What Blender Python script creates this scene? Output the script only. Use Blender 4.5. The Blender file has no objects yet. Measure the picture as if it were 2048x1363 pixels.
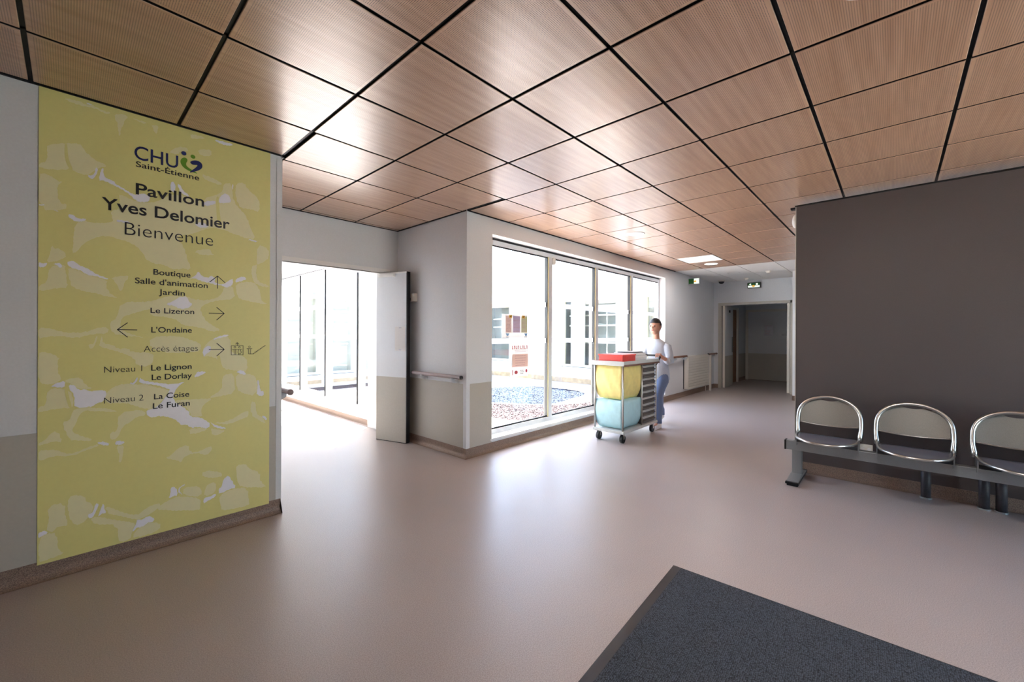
import bpy, bmesh, math, random
from mathutils import Vector, Matrix
S = bpy.context.scene
C = S.collection
random.seed(7)
# ------------------------------------------------------------------ camera
FPX, TH, HY, ROLL, EYE = 823.376, 0.7484, 668.02, 0.004, 1.304
cd = bpy.data.cameras.new('camera'); cam = bpy.data.objects.new('camera', cd); C.objects.link(cam)
cd.sensor_width = 36.0; cd.sensor_fit = 'HORIZONTAL'
cd.lens = FPX * 36.0 / 2048.0
cd.shift_y = -(681.5 - HY) / 2048.0
cd.clip_start = 0.05; cd.clip_end = 200
fw = Vector((math.cos(TH), math.sin(TH), 0)); rt = Vector((math.sin(TH), -math.cos(TH), 0)); up = Vector((0, 0, 1))
rt2 = rt * math.cos(ROLL) + up * math.sin(ROLL); up2 = up * math.cos(ROLL) - rt * math.sin(ROLL)
mt = Matrix((rt2, up2, -fw)).transposed().to_4x4(); mt.translation = Vector((0, 0, EYE))
cam.matrix_world = mt
S.camera = cam
# ------------------------------------------------------------------ sky, sun, exposure
w = bpy.data.worlds.new('sky'); S.world = w; w.use_nodes = True
wn = w.node_tree.nodes; bg = wn['Background']
sk = wn.new('ShaderNodeTexSky'); sk.sky_type = 'NISHITA'; sk.sun_disc = False
sk.sun_elevation = math.radians(61); sk.sun_rotation = math.radians(47); sk.altitude = 300; sk.dust_density = 1.5
w.node_tree.links.new(sk.outputs[0], bg.inputs[0]); bg.inputs[1].default_value = 0.42
sd = bpy.data.lights.new('sun', 'SUN'); sd.energy = 18.0; sd.angle = math.radians(0.6); sd.color = (1, .97, .93)
sun = bpy.data.objects.new('sun', sd); C.objects.link(sun)
el = math.radians(61); ts = Vector((.735 * math.cos(el), .677 * math.cos(el), math.sin(el)))
sun.rotation_euler = ts.to_track_quat('Z', 'Y').to_euler(); sun.location = (12, 14, 20)
vs = S.view_settings; vs.view_transform = 'Standard'; vs.look = 'None'; vs.gamma = 1; vs.use_curve_mapping = False
vs.exposure = 2.8
S.cycles.max_bounces = 10; S.cycles.diffuse_bounces = 6; S.cycles.glossy_bounces = 4; S.cycles.transparent_max_bounces = 12
S.cycles.caustics_reflective = False; S.cycles.caustics_refractive = False
def portal(name, loc, rot, sx, sy):
    l = bpy.data.lights.new(name, 'AREA'); l.shape = 'RECTANGLE'; l.size = sx; l.size_y = sy
    l.cycles.is_portal = True
    o = bpy.data.objects.new(name, l); C.objects.link(o); o.location = loc; o.rotation_euler = rot
portal('sky_portal', (5.6, 3.62, 1.3), (math.radians(-90), 0, 0), 4.8, 2.3)
portal('sky_portal', (3.5, -3.34, 1.05), (math.radians(90), 0, 0), 1.3, 2.0)
portal('sky_portal', (3.06, 8.0, 1.35), (math.radians(90), 0, math.radians(90)), 5.0, 2.2)
def arealight(name, loc, rot, sx, sy, e, col=(1, 1, 1)):
    l = bpy.data.lights.new(name, 'AREA'); l.shape = 'RECTANGLE'; l.size = sx; l.size_y = sy; l.energy = e; l.color = col
    o = bpy.data.objects.new(name, l); C.objects.link(o); o.location = loc; o.rotation_euler = rot
    return o
# ------------------------------------------------------------------ materials
def rgb(r, g, b):
    f = lambda c: (c / 255 / 12.92) if c <= 10 else ((c / 255 + .055) / 1.055) ** 2.4
    return (f(r), f(g), f(b), 1)
def mat(name, col, rough=.5, metal=0, spec=.5, noise=0, nscale=40, bump=0, coat=0, emis=None, estr=0):
    m = bpy.data.materials.new(name); m.use_nodes = True
    n = m.node_tree.nodes; L = m.node_tree.links; p = n['Principled BSDF']
    p.inputs['Base Color'].default_value = col; p.inputs['Roughness'].default_value = rough
    p.inputs['Metallic'].default_value = metal; p.inputs['Specular IOR Level'].default_value = spec
    p.inputs['Coat Weight'].default_value = coat
    if emis: p.inputs['Emission Color'].default_value = emis; p.inputs['Emission Strength'].default_value = estr
    tc = n.new('ShaderNodeTexCoord')
    nz = n.new('ShaderNodeTexNoise'); nz.inputs['Scale'].default_value = nscale; nz.inputs['Detail'].default_value = 3
    L.new(tc.outputs['Object'], nz.inputs['Vector'])
    if noise:
        mx = n.new('ShaderNodeMix'); mx.data_type = 'RGBA'
        mx.inputs[6].default_value = tuple(c * (1 - noise) for c in col[:3]) + (1,)
        mx.inputs[7].default_value = tuple(min(1, c * (1 + noise)) for c in col[:3]) + (1,)
        rm = n.new('ShaderNodeMapRange'); rm.inputs[1].default_value = .35; rm.inputs[2].default_value = .65
        L.new(nz.outputs[0], rm.inputs[0]); L.new(rm.outputs[0], mx.inputs[0]); L.new(mx.outputs[2], p.inputs['Base Color'])
    if bump:
        b = n.new('ShaderNodeBump'); b.inputs['Strength'].default_value = bump; b.inputs['Distance'].default_value = .001
        L.new(nz.outputs[0], b.inputs['Height']); L.new(b.outputs[0], p.inputs['Normal'])
    return m
M = {}
M['wall'] = mat('painted_wall_grey', rgb(218, 221, 224), .55, noise=.02, nscale=90, bump=.15)
M['dado'] = mat('wall_vinyl_greige', rgb(186, 182, 172), .5, noise=.02, nscale=60)
M['dark'] = mat('dark_taupe_wall', rgb(80, 72, 71), .5, noise=.03, nscale=120, bump=.1)
M['white'] = mat('white_paint', rgb(232, 232, 230), .45, noise=.01)
M['offwhite'] = mat('off_white_plastic', rgb(222, 218, 208), .4, noise=.01)
M['door'] = mat('door_laminate_pale_blue_grey', rgb(222, 226, 230), .4, noise=.01)
M['alu'] = mat('window_frame_light_grey', rgb(205, 208, 212), .35, spec=.5, noise=.01)
M['gasket'] = mat('black_rubber', rgb(24, 24, 26), .5, noise=.05)
M['tan'] = mat('tan_sash_edge', rgb(205, 185, 140), .5, noise=.03)
M['black'] = mat('black_ceiling_grid', rgb(14, 14, 16), .55, noise=.05)
M['silver'] = mat('brushed_steel', rgb(205, 203, 198), .28, metal=1, noise=.04, nscale=200)
M['steelgrey'] = mat('grey_metallic_paint', rgb(150, 154, 156), .35, metal=.5, noise=.04, nscale=300)
M['seat'] = mat('perforated_seat_dark_grey', rgb(120, 120, 130), .35, metal=.4, noise=.1, nscale=420)
M['back'] = mat('perforated_back_warm_grey', rgb(138, 134, 126), .45, metal=.4, noise=.14, nscale=420)
M['blackplastic'] = mat('black_plastic', rgb(20, 20, 22), .35, noise=.05)
M['pipe'] = mat('dark_grey_lagging', rgb(60, 58, 64), .5, noise=.1, nscale=80)
M['rail'] = mat('handrail_mauve_pvc', rgb(150, 134, 134), .3, noise=.03)
M['railbrown'] = mat('handrail_brown_wood', rgb(120, 78, 58), .35, noise=.1, nscale=30)
M['ink'] = mat('black_ink', rgb(16, 16, 18), .45, noise=.02)
M['inkl'] = mat('grey_black_ink', rgb(40, 38, 30), .45, noise=.02)
M['blue'] = mat('navy_print', rgb(14, 30, 98), .45, noise=.02)
M['green'] = mat('leaf_green_print', rgb(106, 160, 30), .45, noise=.02)
M['yel'] = mat('yellow_print', rgb(230, 224, 146), .45, noise=.01)
M['yell'] = mat('pale_yellow_print', rgb(238, 233, 186), .45, noise=.01)
M['yelw'] = mat('white_print', rgb(246, 246, 252), .45, noise=.01)
M['render'] = mat('white_render', rgb(240, 238, 230), .8, noise=.02, nscale=30, bump=.3)
M['concrete'] = mat('pale_concrete', rgb(225, 222, 212), .8, noise=.05, nscale=12, bump=.4)
M['cream'] = mat('cream_frame', rgb(244, 232, 200), .5, noise=.03)
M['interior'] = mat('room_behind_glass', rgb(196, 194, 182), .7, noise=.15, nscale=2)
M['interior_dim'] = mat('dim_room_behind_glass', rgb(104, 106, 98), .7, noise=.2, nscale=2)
M['terra'] = mat('roof_tile_terracotta', rgb(140, 104, 80), .7, noise=.15, nscale=15)
M['wood'] = mat('door_wood', rgb(140, 88, 40), .4, noise=.15, nscale=20)
M['ceilwhite'] = mat('white_mineral_tile', rgb(236, 236, 234), .7, noise=.02, nscale=150, bump=.3)
M['lampwhite'] = mat('lamp_diffuser_lit', rgb(255, 255, 255), .4, emis=(1, .98, .94, 1), estr=1.5, noise=.01)
M['lampdim'] = mat('lamp_diffuser_off', rgb(238, 238, 236), .35, noise=.01)
M['panelwhite'] = mat('light_panel_diffuser', rgb(245, 247, 250), .4, emis=(1, 1, 1, 1), estr=.12, noise=.01)
M['exitgreen'] = mat('exit_green', rgb(40, 90, 40), .4, emis=rgb(30, 110, 40), estr=.02, noise=.02)
M['exitwhite'] = mat('exit_white', rgb(240, 255, 235), .4, emis=(.9, 1, .85, 1), estr=.12, noise=.01)
M['exitamber'] = mat('exit_amber', rgb(240, 190, 80), .4, emis=rgb(240, 180, 60), estr=.08, noise=.02)
M['paper'] = mat('paper', rgb(240, 238, 236), .6, noise=.01)
M['plastic_sleeve'] = mat('plastic_sleeve', rgb(215, 215, 222), .15, noise=.05, nscale=30, coat=.5)
M['pink'] = mat('pink_paper', rgb(253, 226, 218), .6, noise=.02)
M['lilac'] = mat('lilac_paper', rgb(222, 208, 242), .6, noise=.02)
M['lime'] = mat('lime_paper', rgb(222, 228, 190), .6, noise=.02)
M['mark'] = mat('faint_print', rgb(205, 165, 175), .6, noise=.02)
M['amberink'] = mat('amber_print', rgb(240, 190, 70), .5, noise=.02)
M['blueink'] = mat('pale_blue_print', rgb(130, 175, 215), .5, noise=.02)
M['redink'] = mat('red_print', rgb(190, 60, 80), .5, noise=.02)
M['skin'] = mat('skin', rgb(212, 160, 138), .5, noise=.03)
M['hair'] = mat('dark_hair', rgb(50, 44, 44), .55, noise=.2, nscale=120)
M['tunic'] = mat('pale_blue_tunic', rgb(206, 216, 230), .75, noise=.03, nscale=25, bump=.3)
M['jeans'] = mat('blue_trousers', rgb(120, 140, 180), .8, noise=.08, nscale=150)
M['shoe'] = mat('white_shoe', rgb(225, 226, 230), .5, noise=.02)
M['bagyellow'] = mat('yellow_bag', rgb(240, 220, 140), .55, noise=.05, nscale=18)
M['bagcyan'] = mat('pale_cyan_bag', rgb(182, 222, 230), .55, noise=.04, nscale=18)
M['redplastic'] = mat('red_plastic', rgb(225, 72, 66), .4, noise=.04)
M['cartgrey'] = mat('cart_grey', rgb(196, 198, 196), .45, noise=.02)
M['cartdark'] = mat('cart_dark_louvre', rgb(98, 92, 88), .45, noise=.05)
M['linen'] = mat('white_linen', rgb(226, 226, 228), .8, noise=.02, bump=.3)
M['brick'] = mat('brown_skirting_outside', rgb(170, 150, 120), .8, noise=.2, nscale=8)
M['pale'] = mat('pale_curtain', rgb(225, 218, 200), .8, noise=.04)

def nodes_of(m): return m.node_tree.nodes, m.node_tree.links, m.node_tree.nodes['Principled BSDF']
def glass():
    m = bpy.data.materials.new('window_glass'); m.use_nodes = True
    n = m.node_tree.nodes; L = m.node_tree.links; n.remove(n['Principled BSDF'])
    t = n.new('ShaderNodeBsdfTransparent'); t.inputs[0].default_value = (.96, .98, .975, 1)
    g = n.new('ShaderNodeBsdfGlossy'); g.inputs['Roughness'].default_value = .01
    lw = n.new('ShaderNodeLayerWeight'); lw.inputs[0].default_value = .12
    mp = n.new('ShaderNodeMapRange'); mp.inputs[3].default_value = .03; mp.inputs[4].default_value = .5
    mx = n.new('ShaderNodeMixShader')
    L.new(lw.outputs['Facing'], mp.inputs[0]); L.new(mp.outputs[0], mx.inputs[0]); L.new(t.outputs[0], mx.inputs[1]); L.new(g.outputs[0], mx.inputs[2])
    L.new(mx.outputs[0], n['Material Output'].inputs[0]); return m
M['glass'] = glass()
def frosted():
    m = bpy.data.materials.new('frosted_strip'); m.use_nodes = True
    n = m.node_tree.nodes; L = m.node_tree.links; n.remove(n['Principled BSDF'])
    t = n.new('ShaderNodeBsdfTranslucent'); t.inputs[0].default_value = (.85, .87, .88, 1)
    g = n.new('ShaderNodeBsdfDiffuse'); g.inputs[0].default_value = (.85, .87, .88, 1)
    mx = n.new('ShaderNodeMixShader'); mx.inputs[0].default_value = .4
    L.new(t.outputs[0], mx.inputs[1]); L.new(g.outputs[0], mx.inputs[2]); L.new(mx.outputs[0], n['Material Output'].inputs[0]); return m
M['frost'] = frosted()
def floor_mat(name, ca, cb, rough, sc=230):
    m = mat(name, ca, rough); n, L, p = nodes_of(m)
    tc = n.new('ShaderNodeTexCoord')
    nz = n.new('ShaderNodeTexNoise'); nz.inputs['Scale'].default_value = sc; nz.inputs['Detail'].default_value = 2
    nb = n.new('ShaderNodeTexNoise'); nb.inputs['Scale'].default_value = 1.3; nb.inputs['Detail'].default_value = 4
    L.new(tc.outputs['Object'], nz.inputs['Vector']); L.new(tc.outputs['Object'], nb.inputs['Vector'])
    r = n.new('ShaderNodeValToRGB'); r.color_ramp.elements[0].position = .38; r.color_ramp.elements[1].position = .62
    r.color_ramp.elements[0].color = ca; r.color_ramp.elements[1].color = cb
    L.new(nz.outputs[0], r.inputs[0])
    mm = n.new('ShaderNodeMix'); mm.data_type = 'RGBA'; mm.blend_type = 'MULTIPLY'; mm.inputs[0].default_value = .25
    mr = n.new('ShaderNodeMapRange'); mr.inputs[1].default_value = .3; mr.inputs[2].default_value = .7; mr.inputs[3].default_value = .8; mr.inputs[4].default_value = 1.1
    L.new(nb.outputs[0], mr.inputs[0]); L.new(r.outputs[0], mm.inputs[6]); L.new(mr.outputs[0], mm.inputs[7]); L.new(mm.outputs[2], p.inputs['Base Color'])
    b = n.new('ShaderNodeBump'); b.inputs['Strength'].default_value = .25; b.inputs['Distance'].default_value = .0006
    L.new(nz.outputs[0], b.inputs['Height']); L.new(b.outputs[0], p.inputs['Normal'])
    r2 = n.new('ShaderNodeMapRange'); r2.inputs[3].default_value = rough - .05; r2.inputs[4].default_value = rough + .05
    L.new(nb.outputs[0], r2.inputs[0]); L.new(r2.outputs[0], p.inputs['Roughness'])
    return m
M['floor'] = floor_mat('vinyl_floor', rgb(158, 147, 143), rgb(183, 172, 168), .36)
M['skirt'] = floor_mat('vinyl_cove', rgb(112, 92, 82), rgb(160, 138, 122), .5, 260)
def wood_tile():
    m = mat('perforated_wood_tile', rgb(190, 150, 120), .3); n, L, p = nodes_of(m)
    tc = n.new('ShaderNodeTexCoord'); oi = n.new('ShaderNodeObjectInfo')
    mp = n.new('ShaderNodeMapping'); mp.inputs['Scale'].default_value = (1.6, 26, 1)
    add = n.new('ShaderNodeVectorMath'); add.operation = 'MULTIPLY_ADD'
    L.new(tc.outputs['Object'], mp.inputs[0])
    cx = n.new('ShaderNodeCombineXYZ'); mu = n.new('ShaderNodeMath'); mu.operation = 'MULTIPLY'; mu.inputs[1].default_value = 50
    L.new(oi.outputs['Random'], mu.inputs[0]); L.new(mu.outputs[0], cx.inputs[0]); L.new(mu.outputs[0], cx.inputs[1])
    ad = n.new('ShaderNodeVectorMath'); ad.operation = 'ADD'; L.new(mp.outputs[0], ad.inputs[0]); L.new(cx.outputs[0], ad.inputs[1])
    nz = n.new('ShaderNodeTexNoise'); nz.inputs['Scale'].default_value = 1; nz.inputs['Detail'].default_value = 5; nz.inputs['Roughness'].default_value = .6
    L.new(ad.outputs[0], nz.inputs['Vector'])
    r = n.new('ShaderNodeValToRGB'); r.color_ramp.elements[0].position = .3; r.color_ramp.elements[1].position = .72
    r.color_ramp.elements[0].color = rgb(184, 142, 112); r.color_ramp.elements[1].color = rgb(212, 172, 142)
    L.new(nz.outputs[0], r.inputs[0])
    # 8 mm grid of round perforations with a plain margin
    sx = n.new('ShaderNodeSeparateXYZ'); L.new(tc.outputs['Object'], sx.inputs[0])
    def mth(op, a, b=None):
        k = n.new('ShaderNodeMath'); k.operation = op
        for i, v in enumerate((a, b)):
            if v is None: continue
            if isinstance(v, (int, float)): k.inputs[i].default_value = v
            else: L.new(v, k.inputs[i])
        return k.outputs[0]
    def cell(o):
        q = mth('DIVIDE', o, .008); q = mth('ADD', q, 500.5); q = mth('FRACT', q); q = mth('SUBTRACT', q, .5); return mth('MULTIPLY', q, q)
    d = mth('ADD', cell(sx.outputs[0]), cell(sx.outputs[1]))
    hole = mth('LESS_THAN', d, .058)
    inx = mth('LESS_THAN', mth('ABSOLUTE', sx.outputs[0]), .276); iny = mth('LESS_THAN', mth('ABSOLUTE', sx.outputs[1]), .276)
    hole = mth('MULTIPLY', hole, mth('MULTIPLY', inx, iny))
    mx = n.new('ShaderNodeMix'); mx.data_type = 'RGBA'; mx.inputs[7].default_value = rgb(62, 44, 36)
    L.new(hole, mx.inputs[0]); L.new(r.outputs[0], mx.inputs[6]); L.new(mx.outputs[2], p.inputs['Base Color'])
    ro = n.new('ShaderNodeMapRange'); ro.inputs[3].default_value = .27; ro.inputs[4].default_value = .9; L.new(hole, ro.inputs[0]); L.new(ro.outputs[0], p.inputs['Roughness'])
    p.inputs['Specular IOR Level'].default_value = .6; p.inputs['Coat Weight'].default_value = 1; p.inputs['Coat Roughness'].default_value = .3
    return m
M['woodtile'] = wood_tile()
M['tileedge'] = mat('tile_edge_raw', rgb(196, 164, 140), .5, noise=.05)
def mat_carpet():
    m = mat('entrance_mat_loop', rgb(52, 56, 62), .9); n, L, p = nodes_of(m)
    tc = n.new('ShaderNodeTexCoord'); v = n.new('ShaderNodeTexVoronoi'); v.inputs['Scale'].default_value = 150; v.inputs['Randomness'].default_value = .55
    L.new(tc.outputs['Object'], v.inputs['Vector'])
    r = n.new('ShaderNodeValToRGB'); r.color_ramp.elements[0].position = .05; r.color_ramp.elements[1].position = .75
    r.color_ramp.elements[0].color = rgb(82, 87, 97); r.color_ramp.elements[1].color = rgb(16, 17, 20)
    L.new(v.outputs['Distance'], r.inputs[0])
    hs = n.new('ShaderNodeMix'); hs.data_type = 'RGBA'; hs.blend_type = 'MULTIPLY'; hs.inputs[0].default_value = .6
    L.new(r.outputs[0], hs.inputs[6]); L.new(v.outputs['Color'], hs.inputs[7]); 
    bw = n.new('ShaderNodeRGBToBW'); L.new(v.outputs['Color'], bw.inputs[0]); mr = n.new('ShaderNodeMapRange'); mr.inputs[3].default_value = .5; mr.inputs[4].default_value = 1.4
    L.new(bw.outputs[0], mr.inputs[0]); L.new(mr.outputs[0], hs.inputs[7]); L.new(hs.outputs[2], p.inputs['Base Color'])
    b = n.new('ShaderNodeBump'); b.invert = True; b.inputs['Strength'].default_value = .8; b.inputs['Distance'].default_value = .003
    L.new(v.outputs['Distance'], b.inputs['Height']); L.new(b.outputs[0], p.inputs['Normal'])
    return m
M['carpet'] = mat_carpet()
for k in ('paper', 'pink', 'lilac', 'lime'):
    n, L, p = nodes_of(M[k]); t = n.new('ShaderNodeBsdfTranslucent'); c = p.inputs['Base Color']
    t.inputs[0].default_value = c.default_value
    if c.is_linked: L.new(c.links[0].from_socket, t.inputs[0])
    x = n.new('ShaderNodeMixShader'); x.inputs[0].default_value = .25
    L.new(p.outputs[0], x.inputs[1]); L.new(t.outputs[0], x.inputs[2]); L.new(x.outputs[0], n['Material Output'].inputs[0])
def gravel(name, a, b_):
    m = mat(name, a, .85); n, L, p = nodes_of(m)
    tc = n.new('ShaderNodeTexCoord'); v = n.new('ShaderNodeTexVoronoi'); v.inputs['Scale'].default_value = 38
    L.new(tc.outputs['Object'], v.inputs['Vector'])
    bw = n.new('ShaderNodeRGBToBW'); L.new(v.outputs['Color'], bw.inputs[0])
    r = n.new('ShaderNodeValToRGB'); r.color_ramp.elements[0].color = a; r.color_ramp.elements[1].color = b_
    r.color_ramp.elements[0].position = .25; r.color_ramp.elements[1].position = .8
    L.new(bw.outputs[0], r.inputs[0]); L.new(r.outputs[0], p.inputs['Base Color'])
    p.inputs['Specular IOR Level'].default_value = .08
    bb = n.new('ShaderNodeBump'); bb.invert = True; bb.inputs['Distance'].default_value = .02; L.new(v.outputs['Distance'], bb.inputs['Height']); L.new(bb.outputs[0], p.inputs['Normal'])
    return m
M['gravelblue'] = gravel('blue_grey_gravel', rgb(14, 18, 26), rgb(44, 52, 68))
M['gravelred'] = gravel('reddish_gravel', rgb(30, 24, 25), rgb(72, 60, 62))

# ------------------------------------------------------------------ helpers
def tag(o, label=None, cat=None, group=None, kind=None):
    if label: o['label'] = label
    if cat: o['category'] = cat
    if group: o['group'] = group
    if kind: o['kind'] = kind
    return o
def thing(name, label, cat, loc=(0, 0, 0), rotz=0, group=None):
    o = bpy.data.objects.new(name, None); C.objects.link(o); o.location = loc; o.rotation_euler = (0, 0, rotz); o.empty_display_size = .1
    return tag(o, label, cat, group)
def root_of(o):
    while o.parent: o = o.parent
    return o
def obj(name, bm, m, parent=None, kind=None, label=None, smooth=False, world=True, bevel=0):
    me = bpy.data.meshes.new(name)
    bmesh.ops.remove_doubles(bm, verts=bm.verts, dist=1e-6)
    bmesh.ops.recalc_face_normals(bm, faces=bm.faces)
    bm.to_mesh(me); bm.free()
    for k in (m if isinstance(m, (list, tuple)) else [m]): me.materials.append(M[k])
    if parent and world:
        r = root_of(parent)
        if r.type == 'EMPTY': me.transform(Matrix.Translation(-r.location))
    if smooth:
        for p in me.polygons: p.use_smooth = True
    o = bpy.data.objects.new(name, me); C.objects.link(o)
    if parent: o.parent = parent
    if bevel:
        b = o.modifiers.new('bevel', 'BEVEL'); b.width = bevel; b.segments = 2; b.limit_method = 'ANGLE'
    if kind: o['kind'] = kind
    if label: o['label'] = label
    return o
def box(bm, x0, x1, y0, y1, z0, z1, mi=0):
    v = [bm.verts.new(p) for p in ((x0, y0, z0), (x1, y0, z0), (x1, y1, z0), (x0, y1, z0), (x0, y0, z1), (x1, y0, z1), (x1, y1, z1), (x0, y1, z1))]
    for f in ((0, 3, 2, 1), (4, 5, 6, 7), (0, 1, 5, 4), (1, 2, 6, 5), (2, 3, 7, 6), (3, 0, 4, 7)):
        bm.faces.new([v[i] for i in f]).material_index = mi
    return v
def BX(*a):
    bm = bmesh.new()
    if isinstance(a[0], (list, tuple)):
        for q in a: box(bm, *q)
    else: box(bm, *a)
    return bm
def tube(bm, pts, r, seg=10, closed=False, caps=True):
    pts = [Vector(p) for p in pts]; n = len(pts); rings = []; pn = None
    for i, p in enumerate(pts):
        if closed: t = (pts[(i + 1) % n] - pts[i - 1])
        else: t = pts[min(i + 1, n - 1)] - pts[max(i - 1, 0)]
        t.normalize()
        if pn is None: a = Vector((0, 0, 1)) if abs(t.z) < .9 else Vector((1, 0, 0)); nn = t.cross(a).normalized()
        else: nn = (pn - t * pn.dot(t)).normalized()
        pn = nn; bb = t.cross(nn); rr = r[i] if isinstance(r, (list, tuple)) else r
        rings.append([bm.verts.new(p + nn * math.cos(2 * math.pi * k / seg) * rr + bb * math.sin(2 * math.pi * k / seg) * rr) for k in range(seg)])
    m_ = n if closed else n - 1
    for i in range(m_):
        A, B = rings[i], rings[(i + 1) % n]
        for k in range(seg): bm.faces.new((A[k], A[(k + 1) % seg], B[(k + 1) % seg], B[k]))
    if not closed and caps: bm.faces.new(rings[0][::-1]); bm.faces.new(rings[-1])
    return bm
def TB(pts, r, seg=10, closed=False): return tube(bmesh.new(), pts, r, seg, closed)
def ball(bm, c, r, sx=1, sy=1, sz=1, u=14, v=10):
    g = bmesh.ops.create_uvsphere(bm, u_segments=u, v_segments=v, radius=r)
    for q in g['verts']: q.co = Vector((q.co.x * sx, q.co.y * sy, q.co.z * sz)) + Vector(c)
    return bm
def arc(cx, cy, r, a0, a1, n): return [(cx + r * math.cos(a0 + (a1 - a0) * i / n), cy + r * math.sin(a0 + (a1 - a0) * i / n)) for i in range(n + 1)]
def prism(bm, poly, y0, y1, axis='y'):
    """extrude a 2-D outline along an axis: axis y -> (x,z) outline, x -> (y,z), z -> (x,y)"""
    def P(a, b, c): return {'y': (a, c, b), 'x': (c, a, b), 'z': (a, b, c)}[axis]
    A = [bm.verts.new(P(a, b, y0)) for a, b in poly]; B = [bm.verts.new(P(a, b, y1)) for a, b in poly]
    fa = bm.faces.new(A); fb = bm.faces.new(B[::-1]); n = len(poly)
    for i in range(n): bm.faces.new((A[i], A[(i + 1) % n], B[(i + 1) % n], B[i]))
    bmesh.ops.triangulate(bm, faces=[fa, fb])
    return bm
def chaikin(p, n=2):
    for _ in range(n):
        q = []
        for i in range(len(p)):
            a, b = p[i], p[(i + 1) % len(p)]
            q += [(a[0] * .75 + b[0] * .25, a[1] * .75 + b[1] * .25), (a[0] * .25 + b[0] * .75, a[1] * .25 + b[1] * .75)]
        p = q
    return p
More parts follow.
